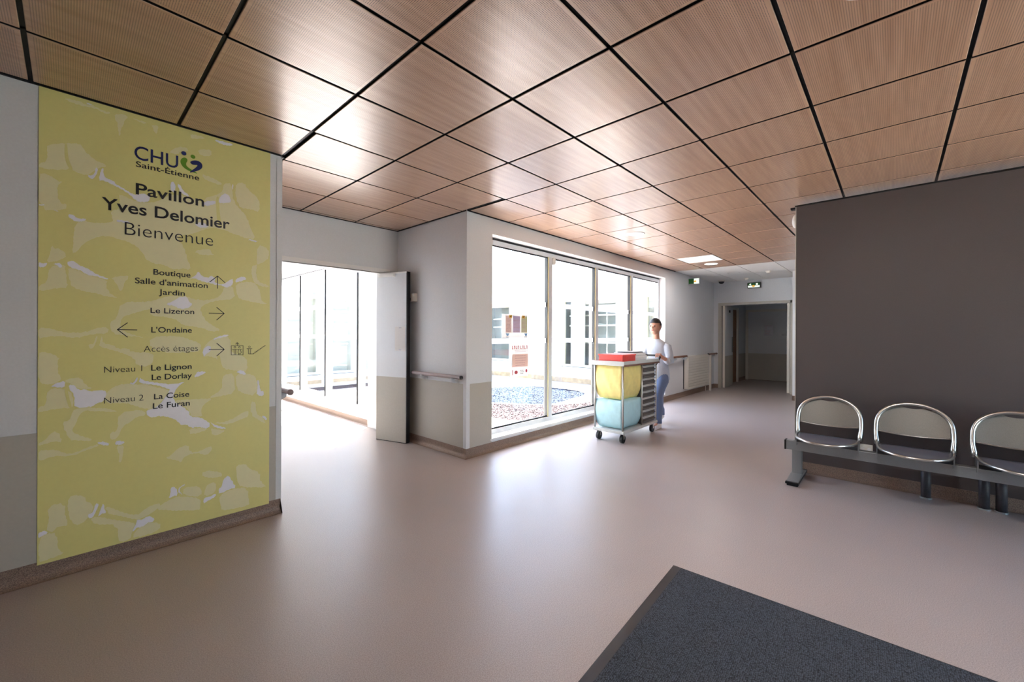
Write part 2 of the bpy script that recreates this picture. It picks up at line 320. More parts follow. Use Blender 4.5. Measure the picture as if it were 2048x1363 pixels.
# printed pattern, lettering and symbols of the wall sign: (x, z) on the wall, metres
PRINT_LIGHT=[[(-0.078,2.3),(-0.015,2.329),(0.04,2.345),(0.054,2.319),(0.079,2.287),(0.108,2.265),(0.13,2.266),(0.148,2.251),(0.115,2.236),(0.093,2.209),(0.068,2.176),(0.026,2.184),(0.002,2.202),(-0.012,2.183),(-0.108,2.164),(-0.108,2.193),(-0.081,2.207),(-0.08,2.275)],[(-0.108,2.14),(-0.084,2.142),(-0.055,2.131),(-0.045,2.114),(-0.022,2.121),(-0.045,2.09),(-0.041,2.026),(-0.031,1.999),(-0.008,2.0),(-0.011,1.968),(-0.108,1.946)],[(-0.026,2.57),(0.021,2.578),(0.064,2.57),(0.092,2.577),(0.136,2.561),(0.162,2.566),(0.151,2.551),(0.129,2.55),(0.092,2.564),(0.056,2.557),(0.018,2.556)],[(0.174,2.56),(0.212,2.575),(0.236,2.568),(0.216,2.539),(0.214,2.512),(0.201,2.485),(0.203,2.449),(0.193,2.445),(0.191,2.503),(0.181,2.531)],[(0.252,2.569),(0.317,2.566),(0.304,2.554),(0.268,2.559)],[(0.333,2.556),(0.371,2.57),(0.363,2.511),(0.35,2.518),(0.346,2.544)],[(0.195,2.113),(0.268,2.078),(0.341,2.09),(0.382,2.117),(0.442,2.176),(0.588,2.155),(0.655,2.147),(0.767,2.136),(0.841,2.103),(0.863,2.032),(0.897,1.962),(0.82,1.962),(0.746,1.985),(0.656,2.004),(0.607,1.983),(0.532,1.934),(0.452,1.909),(0.496,1.848),(0.515,1.76),(0.524,1.726),(0.452,1.695),(0.4,1.722),(0.317,1.733),(0.301,1.785),(0.253,1.831),(0.147,1.86),(0.097,1.836),(0.055,1.798),(0.028,1.745),(0.011,1.737),(0.017,1.812),(0.02,1.901),(0.068,1.931),(0.147,1.937),(0.169,1.962),(0.161,2.002),(0.199,2.02),(0.199,2.072)],[(0.773,2.325),(0.822,2.345),(0.846,2.297),(0.913,2.258),(0.92,2.158),(0.865,2.17),(0.805,2.163),(0.782,2.199),(0.77,2.257)],[(0.702,2.306),(0.753,2.319),(0.756,2.193),(0.847,2.111),(0.844,2.007),(0.771,2.0),(0.675,2.121),(0.6,2.123),(0.597,2.181),(0.658,2.215),(0.68,2.234),(0.699,2.252)],[(0.521,2.573),(0.583,2.579),(0.604,2.57),(0.562,2.555),(0.529,2.544)],[(0.414,2.418),(0.462,2.471),(0.507,2.479),(0.517,2.457),(0.472,2.443),(0.467,2.423)],[(0.562,2.488),(0.636,2.509),(0.636,2.464),(0.573,2.45)],[(0.589,2.339),(0.702,2.306),(0.68,2.287),(0.626,2.298),(0.589,2.314)],[(-0.064,1.768),(-0.056,1.753),(-0.034,1.753),(-0.004,1.722),(-0.03,1.696),(-0.056,1.681),(-0.082,1.678),(-0.071,1.712)],[(-0.074,1.652),(-0.015,1.676),(-0.011,1.62),(-0.004,1.543),(-0.034,1.546),(-0.108,1.518),(-0.108,1.55),(-0.076,1.57)],[(-0.004,1.655),(0.035,1.648),(0.074,1.624),(0.148,1.603),(0.144,1.573),(0.156,1.533),(0.173,1.522),(0.199,1.5),(0.123,1.519),(0.066,1.532),(0.016,1.545),(0.002,1.588),(-0.002,1.633)],[(0.165,1.622),(0.238,1.642),(0.238,1.618),(0.221,1.604),(0.216,1.561),(0.203,1.542),(0.19,1.583),(0.177,1.6)],[(0.204,1.483),(0.325,1.49),(0.38,1.512),(0.38,1.449),(0.325,1.447),(0.248,1.413),(0.208,1.393),(0.204,1.328),(0.235,1.298),(0.325,1.273),(0.235,1.286),(0.17,1.298),(0.157,1.362),(0.191,1.387)],[(-0.108,1.329),(-0.074,1.329),(-0.044,1.313),(-0.011,1.303),(0.059,1.303),(0.124,1.338),(0.157,1.327),(0.149,1.298),(0.091,1.297),(0.028,1.272),(-0.033,1.286),(-0.084,1.28),(-0.108,1.27)],[(0.372,1.512),(0.43,1.535),(0.501,1.54),(0.575,1.512),(0.663,1.531),(0.697,1.568),(0.708,1.617),(0.761,1.629),(0.779,1.539),(0.652,1.517),(0.586,1.48),(0.58,1.446),(0.608,1.387),(0.641,1.354),(0.698,1.321),(0.63,1.313),(0.586,1.34),(0.496,1.351),(0.456,1.389),(0.431,1.395),(0.382,1.406),(0.334,1.404),(0.334,1.491)],[(0.773,1.644),(0.877,1.668),(0.922,1.614),(0.928,1.534),(0.978,1.508),(0.871,1.523),(0.797,1.54),(0.779,1.574)],[(0.641,1.266),(0.721,1.293),(0.75,1.251),(0.745,1.168),(0.841,1.144),(0.848,1.036),(0.793,1.047),(0.698,1.066),(0.675,1.136),(0.63,1.151),(0.592,1.153),(0.597,1.213)],[(0.864,1.767),(0.895,1.785),(0.94,1.806),(0.96,1.83),(0.976,1.84),(0.976,1.914),(0.901,1.931),(0.902,1.779),(0.896,1.72),(0.909,1.671),(0.974,1.648),(0.977,1.63),(0.915,1.642),(0.877,1.668)],[(0.335,1.28),(0.456,1.286),(0.497,1.273),(0.586,1.24),(0.581,1.186),(0.523,1.181),(0.431,1.178),(0.335,1.206)],[(0.537,1.826),(0.628,1.86),(0.639,1.827),(0.662,1.824),(0.595,1.808)],[(0.333,1.826),(0.454,1.884),(0.48,1.83),(0.49,1.78),(0.521,1.758),(0.532,1.707),(0.48,1.713),(0.43,1.727),(0.333,1.721)],[(-0.108,1.199),(-0.088,1.199),(-0.052,1.188),(-0.042,1.168),(-0.032,1.168),(-0.042,1.148),(-0.035,1.069),(-0.022,1.053),(-0.055,1.026),(-0.108,1.031)],[(-0.078,1.004),(-0.012,1.002),(0.016,0.965),(0.019,0.914),(0.012,0.89),(-0.008,0.895),(-0.061,0.894),(-0.108,0.881),(-0.108,0.91),(-0.078,0.921)],[(0.023,0.888),(0.097,0.884),(0.167,0.865),(0.194,0.845),(0.175,0.848),(0.097,0.863),(0.065,0.873),(0.04,0.851),(0.026,0.797),(0.013,0.774),(0.02,0.753),(0.054,0.727),(0.097,0.703),(0.069,0.699),(0.037,0.71),(0.006,0.72),(-0.008,0.758),(-0.025,0.82),(0.006,0.826),(0.012,0.855)],[(0.144,0.956),(0.178,0.995),(0.225,1.007),(0.272,0.998),(0.334,0.992),(0.382,0.96),(0.382,0.848),(0.314,0.845),(0.273,0.867),(0.225,0.895),(0.175,0.895),(0.141,0.91)],[(0.194,0.84),(0.305,0.847),(0.318,0.806),(0.277,0.807),(0.249,0.778),(0.217,0.762),(0.194,0.691),(0.164,0.691),(0.16,0.729),(0.198,0.738)],[(-0.041,0.778),(-0.018,0.71),(-0.054,0.722),(-0.106,0.707),(-0.106,0.722),(-0.08,0.736),(-0.067,0.763)],[(0.076,1.24),(0.096,1.237),(0.103,1.281),(0.114,1.286),(0.103,1.24),(0.092,1.214),(0.078,1.214)],[(0.125,1.281),(0.132,1.281),(0.132,1.244),(0.178,1.233),(0.193,1.212),(0.24,1.211),(0.248,1.189),(0.333,1.186),(0.354,1.164),(0.346,1.114),(0.305,1.099),(0.272,1.118),(0.264,1.156),(0.208,1.19),(0.155,1.213),(0.118,1.219)],[(-0.022,1.043),(0.029,1.059),(0.054,1.042),(0.064,1.011),(0.097,0.987),(0.04,0.993),(0.019,1.015)],[(0.336,0.984),(0.407,0.959),(0.432,0.938),(0.393,0.885),(0.336,0.86)],[(0.442,0.885),(0.577,0.877),(0.654,0.875),(0.599,0.841),(0.582,0.796),(0.599,0.76),(0.535,0.77),(0.524,0.817),(0.472,0.856)],[(0.775,1.023),(0.842,1.025),(0.905,0.999),(0.905,0.861),(0.799,0.894),(0.781,0.945)],[(0.71,1.027),(0.769,1.03),(0.781,0.896),(0.665,0.88),(0.62,0.878),(0.699,0.925),(0.699,0.987)],[(0.632,0.681),(0.671,0.661),(0.729,0.652),(0.655,0.617)],[(0.867,0.83),(0.899,0.819),(0.899,0.739),(0.944,0.703),(0.964,0.656),(0.919,0.685),(0.868,0.736)],[(0.404,0.532),(0.433,0.541),(0.473,0.585),(0.52,0.592),(0.53,0.54),(0.578,0.537),(0.638,0.565),(0.649,0.54),(0.616,0.502),(0.557,0.535),(0.499,0.521),(0.484,0.485),(0.468,0.508)],[(0.734,0.706),(0.849,0.775),(0.855,0.724),(0.818,0.715),(0.734,0.685),(0.643,0.713)],[(0.519,0.693),(0.535,0.651),(0.632,0.675),(0.588,0.689)],[(0.783,0.404),(0.844,0.397),(0.856,0.358),(0.926,0.32),(0.926,0.254),(0.979,0.196),(0.808,0.246),(0.789,0.29),(0.78,0.348)],[(0.595,0.41),(0.701,0.378),(0.701,0.34),(0.595,0.363)],[(0.424,0.269),(0.484,0.278),(0.59,0.228),(0.595,0.179),(0.585,0.154),(0.385,0.216),(0.366,0.236)],[(0.684,0.221),(0.76,0.248),(0.851,0.231),(0.857,0.136),(0.863,0.105),(0.76,0.109),(0.702,0.118),(0.69,0.164)],[(0.5,0.332),(0.589,0.308),(0.59,0.241),(0.495,0.275)],[(0.622,0.313),(0.667,0.321),(0.667,0.246),(0.601,0.238),(0.611,0.289)],[(0.0,0.412),(0.041,0.408),(0.062,0.394),(0.07,0.361),(0.098,0.337),(0.091,0.298),(0.073,0.268),(0.056,0.248),(0.031,0.246),(0.011,0.273),(0.0,0.327)],[(-0.073,0.379),(-0.013,0.386),(-0.01,0.305),(0.004,0.251),(-0.037,0.264),(-0.053,0.24),(-0.069,0.241),(-0.076,0.263),(-0.069,0.31)],[(-0.104,0.22),(-0.076,0.239),(-0.04,0.226),(-0.036,0.131),(-0.009,0.106),(-0.085,0.096),(-0.104,0.094)],[(0.143,0.314),(0.176,0.293),(0.275,0.214),(0.328,0.257),(0.384,0.263),(0.384,0.24),(0.345,0.213),(0.315,0.201),(0.275,0.192),(0.196,0.25),(0.158,0.267)],[(0.084,0.265),(0.121,0.263),(0.18,0.223),(0.275,0.181),(0.259,0.132),(0.251,0.086),(0.196,0.09),(0.2,0.19),(0.099,0.229)],[(0.267,0.124),(0.316,0.162),(0.384,0.145),(0.385,0.094),(0.259,0.086)],[(0.187,0.65),(0.222,0.649),(0.22,0.612),(0.21,0.549),(0.201,0.552),(0.202,0.599)],[(-0.106,0.688),(-0.07,0.676),(-0.038,0.674),(-0.011,0.644),(0.03,0.645),(0.069,0.663),(0.112,0.675),(0.119,0.663),(0.055,0.646),(0.02,0.628),(-0.061,0.645),(-0.106,0.621)]]
PRINT_WHITE=[[(0.07,2.182),(0.086,2.181),(0.097,2.2),(0.099,2.231),(0.111,2.23),(0.108,2.203),(0.097,2.174),(0.086,2.16),(0.075,2.165)],[(0.122,2.23),(0.133,2.237),(0.133,2.195),(0.148,2.183),(0.175,2.177),(0.182,2.161),(0.206,2.151),(0.229,2.136),(0.265,2.118),(0.301,2.138),(0.33,2.129),(0.331,2.095),(0.293,2.081),(0.269,2.086),(0.245,2.113),(0.202,2.139),(0.164,2.156),(0.137,2.169),(0.111,2.16)],[(0.058,2.578),(0.092,2.583),(0.078,2.573),(0.067,2.575)],[(0.675,2.193),(0.699,2.235),(0.73,2.243),(0.75,2.191),(0.714,2.176),(0.678,2.167)],[(0.597,2.161),(0.659,2.179),(0.659,2.156),(0.597,2.126)],[(0.429,2.244),(0.448,2.243),(0.453,2.195),(0.444,2.168),(0.425,2.2)],[(0.461,2.243),(0.478,2.226),(0.493,2.199),(0.513,2.185),(0.523,2.169),(0.488,2.179),(0.468,2.199)],[(0.75,2.312),(0.758,2.308),(0.758,2.281),(0.752,2.279)],[(0.646,2.581),(0.701,2.584),(0.763,2.585),(0.735,2.566),(0.679,2.563)],[(0.543,2.015),(0.606,2.021),(0.627,1.999),(0.574,1.98)],[(0.835,1.957),(0.908,1.956),(0.89,1.942)],[(-0.108,1.978),(-0.086,1.977),(-0.093,1.972),(-0.108,1.971)],[(-0.064,1.957),(-0.037,1.958),(-0.042,1.953),(-0.059,1.954)],[(-0.007,1.945),(0.016,1.95),(0.03,1.93),(0.063,1.937),(0.061,1.922),(0.022,1.91),(0.007,1.925)],[(0.185,1.956),(0.224,1.959),(0.251,1.946),(0.215,1.944),(0.189,1.945)],[(-0.108,1.675),(-0.093,1.668),(-0.075,1.674),(-0.085,1.65),(-0.108,1.643)],[(-0.06,1.673),(-0.03,1.676),(-0.023,1.658),(-0.034,1.65),(-0.045,1.666)],[(-0.01,1.688),(0.017,1.697),(0.035,1.676),(0.074,1.658),(0.106,1.633),(0.154,1.612),(0.148,1.606),(0.115,1.617),(0.07,1.626),(0.042,1.649),(0.004,1.658)],[(0.403,1.479),(0.445,1.504),(0.475,1.532),(0.511,1.534),(0.522,1.502),(0.54,1.484),(0.512,1.459),(0.471,1.454),(0.445,1.472)],[(0.521,1.646),(0.558,1.677),(0.563,1.697),(0.574,1.698),(0.585,1.673),(0.618,1.663),(0.64,1.685),(0.662,1.661),(0.651,1.639),(0.697,1.623),(0.755,1.677),(0.761,1.657),(0.755,1.628),(0.72,1.608),(0.691,1.622),(0.651,1.626),(0.585,1.64),(0.542,1.655)],[(0.773,1.672),(0.815,1.697),(0.839,1.682),(0.827,1.67),(0.773,1.647)],[(0.597,1.199),(0.614,1.219),(0.636,1.219),(0.636,1.185),(0.608,1.165),(0.6,1.146),(0.593,1.173)],[(0.647,1.263),(0.669,1.279),(0.727,1.297),(0.738,1.286),(0.675,1.269),(0.652,1.259)],[(0.775,1.041),(0.817,1.052),(0.842,1.015),(0.805,1.021)],[(0.544,1.016),(0.566,1.054),(0.62,1.054),(0.582,1.027)],[(-0.063,1.017),(-0.045,1.033),(-0.012,1.042),(-0.012,1.005),(-0.055,1.011)],[(0.0,1.021),(0.022,1.014),(0.04,0.988),(0.064,0.99),(0.082,0.973),(0.108,0.981),(0.152,0.971),(0.137,0.91),(0.111,0.908),(0.093,0.89),(0.054,0.887),(0.03,0.895),(0.021,0.909),(0.022,0.964),(0.005,0.991)],[(0.244,1.011),(0.264,1.009),(0.278,1.046),(0.28,1.024),(0.264,0.998),(0.248,1.0)],[(0.284,1.002),(0.292,1.045),(0.299,1.02),(0.334,1.009),(0.382,0.988),(0.382,0.977),(0.334,0.995)],[(0.318,0.839),(0.351,0.846),(0.382,0.842),(0.382,0.797),(0.351,0.79),(0.322,0.806)],[(0.11,0.688),(0.141,0.682),(0.164,0.662),(0.142,0.661),(0.119,0.673)],[(0.185,0.674),(0.198,0.682),(0.226,0.669),(0.218,0.655),(0.187,0.655)],[(0.336,0.804),(0.336,0.842),(0.374,0.855),(0.432,0.95),(0.412,0.959),(0.335,1.003),(0.335,1.012),(0.407,0.988),(0.467,0.986),(0.508,0.999),(0.477,0.978),(0.452,0.942),(0.442,0.879),(0.524,0.81),(0.529,0.77),(0.583,0.759),(0.626,0.723),(0.635,0.688),(0.61,0.682),(0.561,0.7),(0.535,0.697),(0.509,0.728),(0.483,0.719),(0.468,0.753),(0.413,0.787),(0.384,0.794),(0.355,0.808)],[(0.637,0.728),(0.649,0.699),(0.729,0.666),(0.711,0.66),(0.666,0.679),(0.643,0.7)],[(0.905,0.977),(0.918,0.969),(0.924,0.896),(0.95,0.89),(0.947,0.857),(0.902,0.865),(0.908,0.919)],[(0.938,0.723),(0.971,0.7),(0.964,0.679),(0.941,0.704)],[(0.424,0.276),(0.434,0.311),(0.436,0.349),(0.461,0.339),(0.469,0.282),(0.449,0.288)],[(0.469,0.327),(0.5,0.348),(0.507,0.34),(0.479,0.331),(0.479,0.305),(0.495,0.275),(0.474,0.3)],[(0.707,0.325),(0.736,0.345),(0.753,0.313),(0.783,0.245),(0.748,0.252),(0.684,0.228),(0.681,0.27),(0.701,0.278)],[(0.598,0.192),(0.601,0.231),(0.639,0.23),(0.667,0.246),(0.667,0.222),(0.623,0.205)],[(0.555,1.018),(0.56,1.051),(0.576,1.056),(0.576,1.036)],[(-0.106,0.254),(-0.079,0.252),(-0.071,0.239),(-0.092,0.23),(-0.106,0.223)],[(0.076,0.293),(0.095,0.292),(0.106,0.346),(0.12,0.336),(0.106,0.294),(0.095,0.266),(0.077,0.269)],[(0.117,0.27),(0.128,0.308),(0.137,0.339),(0.141,0.304),(0.15,0.275),(0.135,0.279),(0.12,0.268)],[(0.259,0.135),(0.279,0.18),(0.277,0.197),(0.307,0.187),(0.324,0.203),(0.353,0.188),(0.357,0.159),(0.328,0.161),(0.303,0.144),(0.279,0.15),(0.267,0.132)]]
PRINT_STEM=[[(-0.019,2.325),(-0.007,2.329),(-0.005,2.25),(0.016,2.191),(0.002,2.187),(-0.017,2.236)],[(0.66,2.207),(0.68,2.212),(0.68,2.117),(0.695,2.012),(0.67,2.019),(0.663,2.113)],[(0.15,1.999),(0.165,1.966),(0.176,1.943),(0.132,1.924),(0.063,1.918),(0.068,1.931),(0.139,1.945)],[(0.758,1.621),(0.776,1.623),(0.779,1.574),(0.797,1.537),(0.779,1.539),(0.764,1.573)],[(0.67,1.163),(0.687,1.156),(0.693,1.101),(0.71,1.059),(0.687,1.067),(0.673,1.116)],[(-0.014,1.008),(-0.003,1.017),(-0.001,0.967),(0.016,0.889),(0.002,0.891),(-0.013,0.968)],[(0.769,1.023),(0.778,0.994),(0.781,0.938),(0.799,0.89),(0.781,0.896),(0.769,0.946)],[(0.771,0.385),(0.783,0.383),(0.786,0.29),(0.801,0.251),(0.783,0.263),(0.771,0.315)],[(0.67,0.327),(0.681,0.318),(0.681,0.215),(0.702,0.118),(0.684,0.123),(0.67,0.211)],[(0.595,0.34),(0.614,0.342),(0.598,0.259),(0.595,0.151),(0.579,0.156),(0.592,0.26)]]
LETTERING=[('CHU', 0.261, 0.464, 2.332, 2.412, 'logo'), ('Saint-Étienne', 0.268, 0.571, 2.287, 2.32, 'mid'), ('Pavillon', 0.268, 0.597, 2.124, 2.191, 'bold'), ('Yves Delomier', 0.125, 0.738, 2.004, 2.073, 'bold'), ('Bienvenue', 0.221, 0.646, 1.878, 1.95, 'light'), ('Boutique', 0.349, 0.528, 1.657, 1.691, 'mid'), ("Salle d'animation", 0.266, 0.618, 1.597, 1.631, 'mid'), ('Jardin', 0.374, 0.5, 1.538, 1.571, 'mid'), ('Le Lizeron', 0.336, 0.548, 1.424, 1.456, 'mid'), ("L'Ondaine", 0.34, 0.536, 1.306, 1.339, 'mid'), ('Accès étages', 0.306, 0.568, 1.19, 1.225, 'light'), ('Niveau 1', 0.138, 0.299, 1.076, 1.11, 'light'), ('Le Lignon', 0.34, 0.536, 1.075, 1.109, 'mid'), ('Le Dorlay', 0.343, 0.537, 1.017, 1.051, 'mid'), ('Niveau 2', 0.138, 0.306, 0.901, 0.934, 'light'), ('La Coise', 0.354, 0.524, 0.9, 0.933, 'mid'), ('Le Furan', 0.349, 0.527, 0.842, 0.877, 'mid')]
ARROWS=[[[(0.671, 1.682), (0.671, 1.601)], [(0.629, 1.639), (0.671, 1.682), (0.712, 1.643)]], [[(0.626, 1.434), (0.709, 1.435)], [(0.668, 1.474), (0.709, 1.435), (0.668, 1.391)]], [[(0.275, 1.321), (0.192, 1.322)], [(0.234, 1.362), (0.192, 1.322), (0.234, 1.279)]], [[(0.627, 1.196), (0.71, 1.195)], [(0.669, 1.236), (0.71, 1.195), (0.669, 1.153)]]]
LIFT=[[(0.75, 1.219), (0.819, 1.218), (0.819, 1.155), (0.75, 1.157), (0.75, 1.219)], [(0.785, 1.219), (0.784, 1.239)], [(0.775, 1.229), (0.784, 1.239), (0.795, 1.229)], [(0.756, 1.194), (0.811, 1.193)], [(0.766, 1.192), (0.767, 1.156)], [(0.776, 1.192), (0.776, 1.156)], [(0.792, 1.192), (0.789, 1.173), (0.793, 1.163), (0.802, 1.163), (0.808, 1.172), (0.803, 1.191)], [(0.794, 1.163), (0.794, 1.155)], [(0.801, 1.163), (0.801, 1.155)]]
LIFT_HEADS=[(0.771, 1.208), (0.797, 1.207)]
STAIR=[[(0.842, 1.197), (0.873, 1.196)], [(0.851, 1.196), (0.852, 1.16), (0.883, 1.159)], [(0.864, 1.195), (0.864, 1.159)], [(0.883, 1.159), (0.882, 1.165), (0.891, 1.165), (0.891, 1.172), (0.899, 1.171), (0.899, 1.178), (0.907, 1.178), (0.907, 1.184), (0.916, 1.184), (0.916, 1.191), (0.924, 1.19), (0.924, 1.197), (0.933, 1.197), (0.933, 1.203), (0.941, 1.203), (0.941, 1.21), (0.95, 1.21), (0.95, 1.216), (0.958, 1.216)]]
STAIR_HEADS=[(0.857, 1.209)]
LOGO_DOTS=[(0.492, 2.438), (0.538, 2.431)]
LOGO_GREEN=[(0.496, 2.415), (0.514, 2.404), (0.5, 2.372), (0.514, 2.353), (0.565, 2.331), (0.55, 2.328), (0.496, 2.341), (0.474, 2.371), (0.477, 2.398)]
LOGO_BLUE=[(0.523, 2.395), (0.541, 2.409), (0.565, 2.414), (0.586, 2.402), (0.588, 2.374), (0.568, 2.351), (0.526, 2.325), (0.52, 2.328), (0.553, 2.365), (0.565, 2.387), (0.538, 2.379), (0.527, 2.384)]
# ================================================================== STRUCTURE
H = 2.60
fl = obj('floor', BX(-3, 13.9, -3.2, 12.5, -.06, 0), 'floor', kind='structure')
def wall(name, boxes, m='wall', parts=()):
    o = obj(name, BX(*boxes), m, kind='structure')
    return o
DZ = .775
TOPZ = 2.62
wl = wall('wall_left', [(-3, 1.06, 3.30, 3.46, 0, TOPZ), (.90, 1.06, 3.46, 12.5, 0, TOPZ)])
obj('dado', BX((-3, -.11, 3.2975, 3.30, .09, DZ), (.98, 1.0625, 3.2975, 3.30, .09, DZ), (1.06, 1.0625, 3.30, 12.4, .09, DZ)), 'dado', wl)
obj('corner_guard', BX((1.028, 1.0645, 3.2955, 3.2975, .09, 2.58), (1.0625, 1.0645, 3.2975, 3.335, .09, 2.58)), 'wall', wl, label='thin grey strip protecting the corner')
wr = wall('wall_recess', [(1.06, 1.20, 4.63, 4.75, 0, TOPZ), (1.20, 2.66, 4.63, 4.75, 2.05, TOPZ), (2.66, 2.86, 4.63, 4.75, 0, TOPZ)])
wm = wall('wall_middle', [(2.85, 3.05, 3.30, 5.40, 0, TOPZ), (3.05, 3.22, 3.30, 3.52, 0, TOPZ)])
obj('dado', BX((2.8475, 2.85, 3.2975, 4.63, .09, DZ), (2.85, 3.22, 3.2975, 3.30, .09, DZ)), 'dado', wm)
obj('corner_guard', BX((2.8455, 2.8475, 3.2955, 3.345, .09, 2.58), (2.8475, 2.895, 3.2955, 3.2975, .09, 2.58)), 'wall', wm, label='thin grey strip protecting the corner')
wb = wall('wall_back', [(3.22, 7.98, 3.30, 3.52, 0, .115), (3.22, 7.98, 3.30, 3.52, 2.43, TOPZ), (7.98, 11.1, 3.30, 3.52, 0, TOPZ)])
obj('dado', BX((7.98, 10.95, 3.2975, 3.30, .09, DZ)), 'wall', wb)
we = wall('wall_end', [(10.95, 11.1, 3.13, 3.52, 0, TOPZ), (10.95, 11.1, 1.70, 3.13, 2.03, TOPZ), (10.95, 11.1, -3.2, 1.70, 0, TOPZ)])
wall('wall_end_return', [(9.9, 10.95, -3.2, 1.50, 0, TOPZ)])
ws = wall('wall_south', [(-3.15, 2.8, -3.35, -3.2, 0, TOPZ), (2.8, 4.2, -3.35, -3.2, 2.1, TOPZ), (4.2, 11.1, -3.35, -3.2, 0, TOPZ)])
ww = wall('wall_west', [(-3.15, -3, -3.2, 3.46, 0, TOPZ)])
obj('dado', BX((-3, 2.8, -3.2, -3.1975, .09, DZ), (4.2, 9.9, -3.2, -3.1975, .09, DZ)), 'dado', ws)
wp = obj('wall_partition', BX(4.80, 4.92, -3.2, .70, 0, 2.548), 'dark', kind='structure')
obj('top_rail', BX(4.79, 4.93, -3.2, .71, 2.548, 2.560), 'black', wp)
obj('edge_trim', BX(4.797, 4.923, .70, .706, .09, 2.548), 'dado', wp)
# far passage behind the end wall
wf = wall('wall_far', [(13.7, 13.85, -.6, 3.4, 0, TOPZ), (11.1, 13.85, 3.25, 3.4, 0, TOPZ), (11.1, 13.85, 1.2, 1.35, 0, TOPZ)])
obj('dado', BX((13.6975, 13.7, 1.35, 3.25, .09, DZ), (12.75, 13.7, 3.2475, 3.25, .09, DZ)), 'dado', wf)
# corridor beyond the recess
wc = wall('wall_corridor', [(2.92, 3.05, 5.40, 10.5, 0, .235), (2.92, 3.05, 5.40, 10.5, 2.40, TOPZ), (2.92, 3.05, 10.45, 12.5, 0, TOPZ), (.9, 3.05, 12.5, 12.65, 0, TOPZ)])

# skirting: coved vinyl
def cove(name, p0, p1, nrm, h=.095, r=.045, m0=0, m1=0):
    """p0,p1 wall line (x,y); nrm points into the room"""
    bm = bmesh.new(); prof = [(0, 0), (0, h), (.005, h)] + [(.005 + r - r * math.cos(t), r - r * math.sin(t)) for t in [i * math.pi / 2 / 5 for i in range(6)]]
    prof = [(0, 0), (0, h), (.005, h), (.005, r)] + [(.005 + r * (1 - math.cos(a)), r * (1 - math.sin(a))) for a in [math.pi / 2 * i / 5 for i in range(1, 6)]]
    prof[-1] = (.005 + r, .001)
    R = []
    L_ = math.hypot(p1[0] - p0[0], p1[1] - p0[1]); dx, dy = (p1[0] - p0[0]) / L_, (p1[1] - p0[1]) / L_
    for P, s_ in ((p0, -m0), (p1, m1)): R.append([bm.verts.new((P[0] + nrm[0] * a + dx * s_ * a, P[1] + nrm[1] * a + dy * s_ * a, b)) for a, b in prof])
    for i in range(len(prof)): bm.faces.new((R[0][i], R[0][(i + 1) % len(prof)], R[1][(i + 1) % len(prof)], R[1][i]))
    f = [bm.faces.new(R[0]), bm.faces.new(R[1][::-1])]; bmesh.ops.triangulate(bm, faces=f)
    return obj(name, bm, 'skirt', kind='structure')
cove('baseboard_left', (-3, 3.30), (1.06, 3.30), (0, -1))
cove('baseboard_corridor_left', (1.06, 4.75), (1.06, 12.5), (1, 0))
cove('baseboard_middle', (2.85, 3.30), (2.85, 4.63), (-1, 0), m0=1)
cove('baseboard_back', (2.85, 3.30), (10.95, 3.30), (0, -1), m0=1)
cove('baseboard_corner', (10.95, 3.30), (10.95, 3.19), (-1, 0))
cove('baseboard_partition', (4.80, -3.2), (4.80, .70), (-1, 0))
cove('baseboard_corridor', (2.92, 4.75), (2.92, 12.5), (-1, 0), .07, .03)
cove('baseboard_end', (9.9, -3.2), (9.9, 1.50), (-1, 0))
cove('baseboard_far', (13.7, 1.35), (13.7, 3.25), (-1, 0))
cove('baseboard_far_side', (12.75, 3.25), (13.7, 3.25), (0, -1))
cove('baseboard_west', (-3, -3.2), (-3, 3.30), (1, 0))
cove('baseboard_south', (-3, -3.2), (2.8, -3.2), (0, 1))

# ------------------------------------------------------------------ ceiling: recessed black grid, perforated wooden tiles
XE = 8.46
ce = obj('ceiling', BX((-3, XE, -3.2, 3.30, 2.622, 2.65), (1.06, 2.85, 3.30, 4.63, 2.622, 2.65)), 'black', kind='structure')
tees = bmesh.new()
GX, GY = .463, .348
for i in range(-6, 14):
    x = GX + .6 * i; box(tees, x - .012, x + .012, -3.2, 4.63 if 1.06 < x < 2.85 else 3.30, 2.6128, 2.6222)
for j in range(-6, 8):
    y = GY + .6 * j; box(tees, 1.06 if y > 3.3 else -3, 2.85 if y > 3.3 else XE, y - .012, y + .012, 2.6128, 2.6222)
obj('ceiling_grid', tees, 'black', ce)
obj('perimeter_angle', BX((-3, 1.06, 3.287, 3.2965, 2.598, 2.622), (2.85, XE, 3.287, 3.2965, 2.598, 2.622), (1.066, 2.844, 4.617, 4.6265, 2.598, 2.622), (2.832, 2.8435, 3.30, 4.617, 2.598, 2.622), (1.0665, 1.078, 3.30, 4.617, 2.598, 2.622)), 'black', ce)
cache = {}
G2 = .009
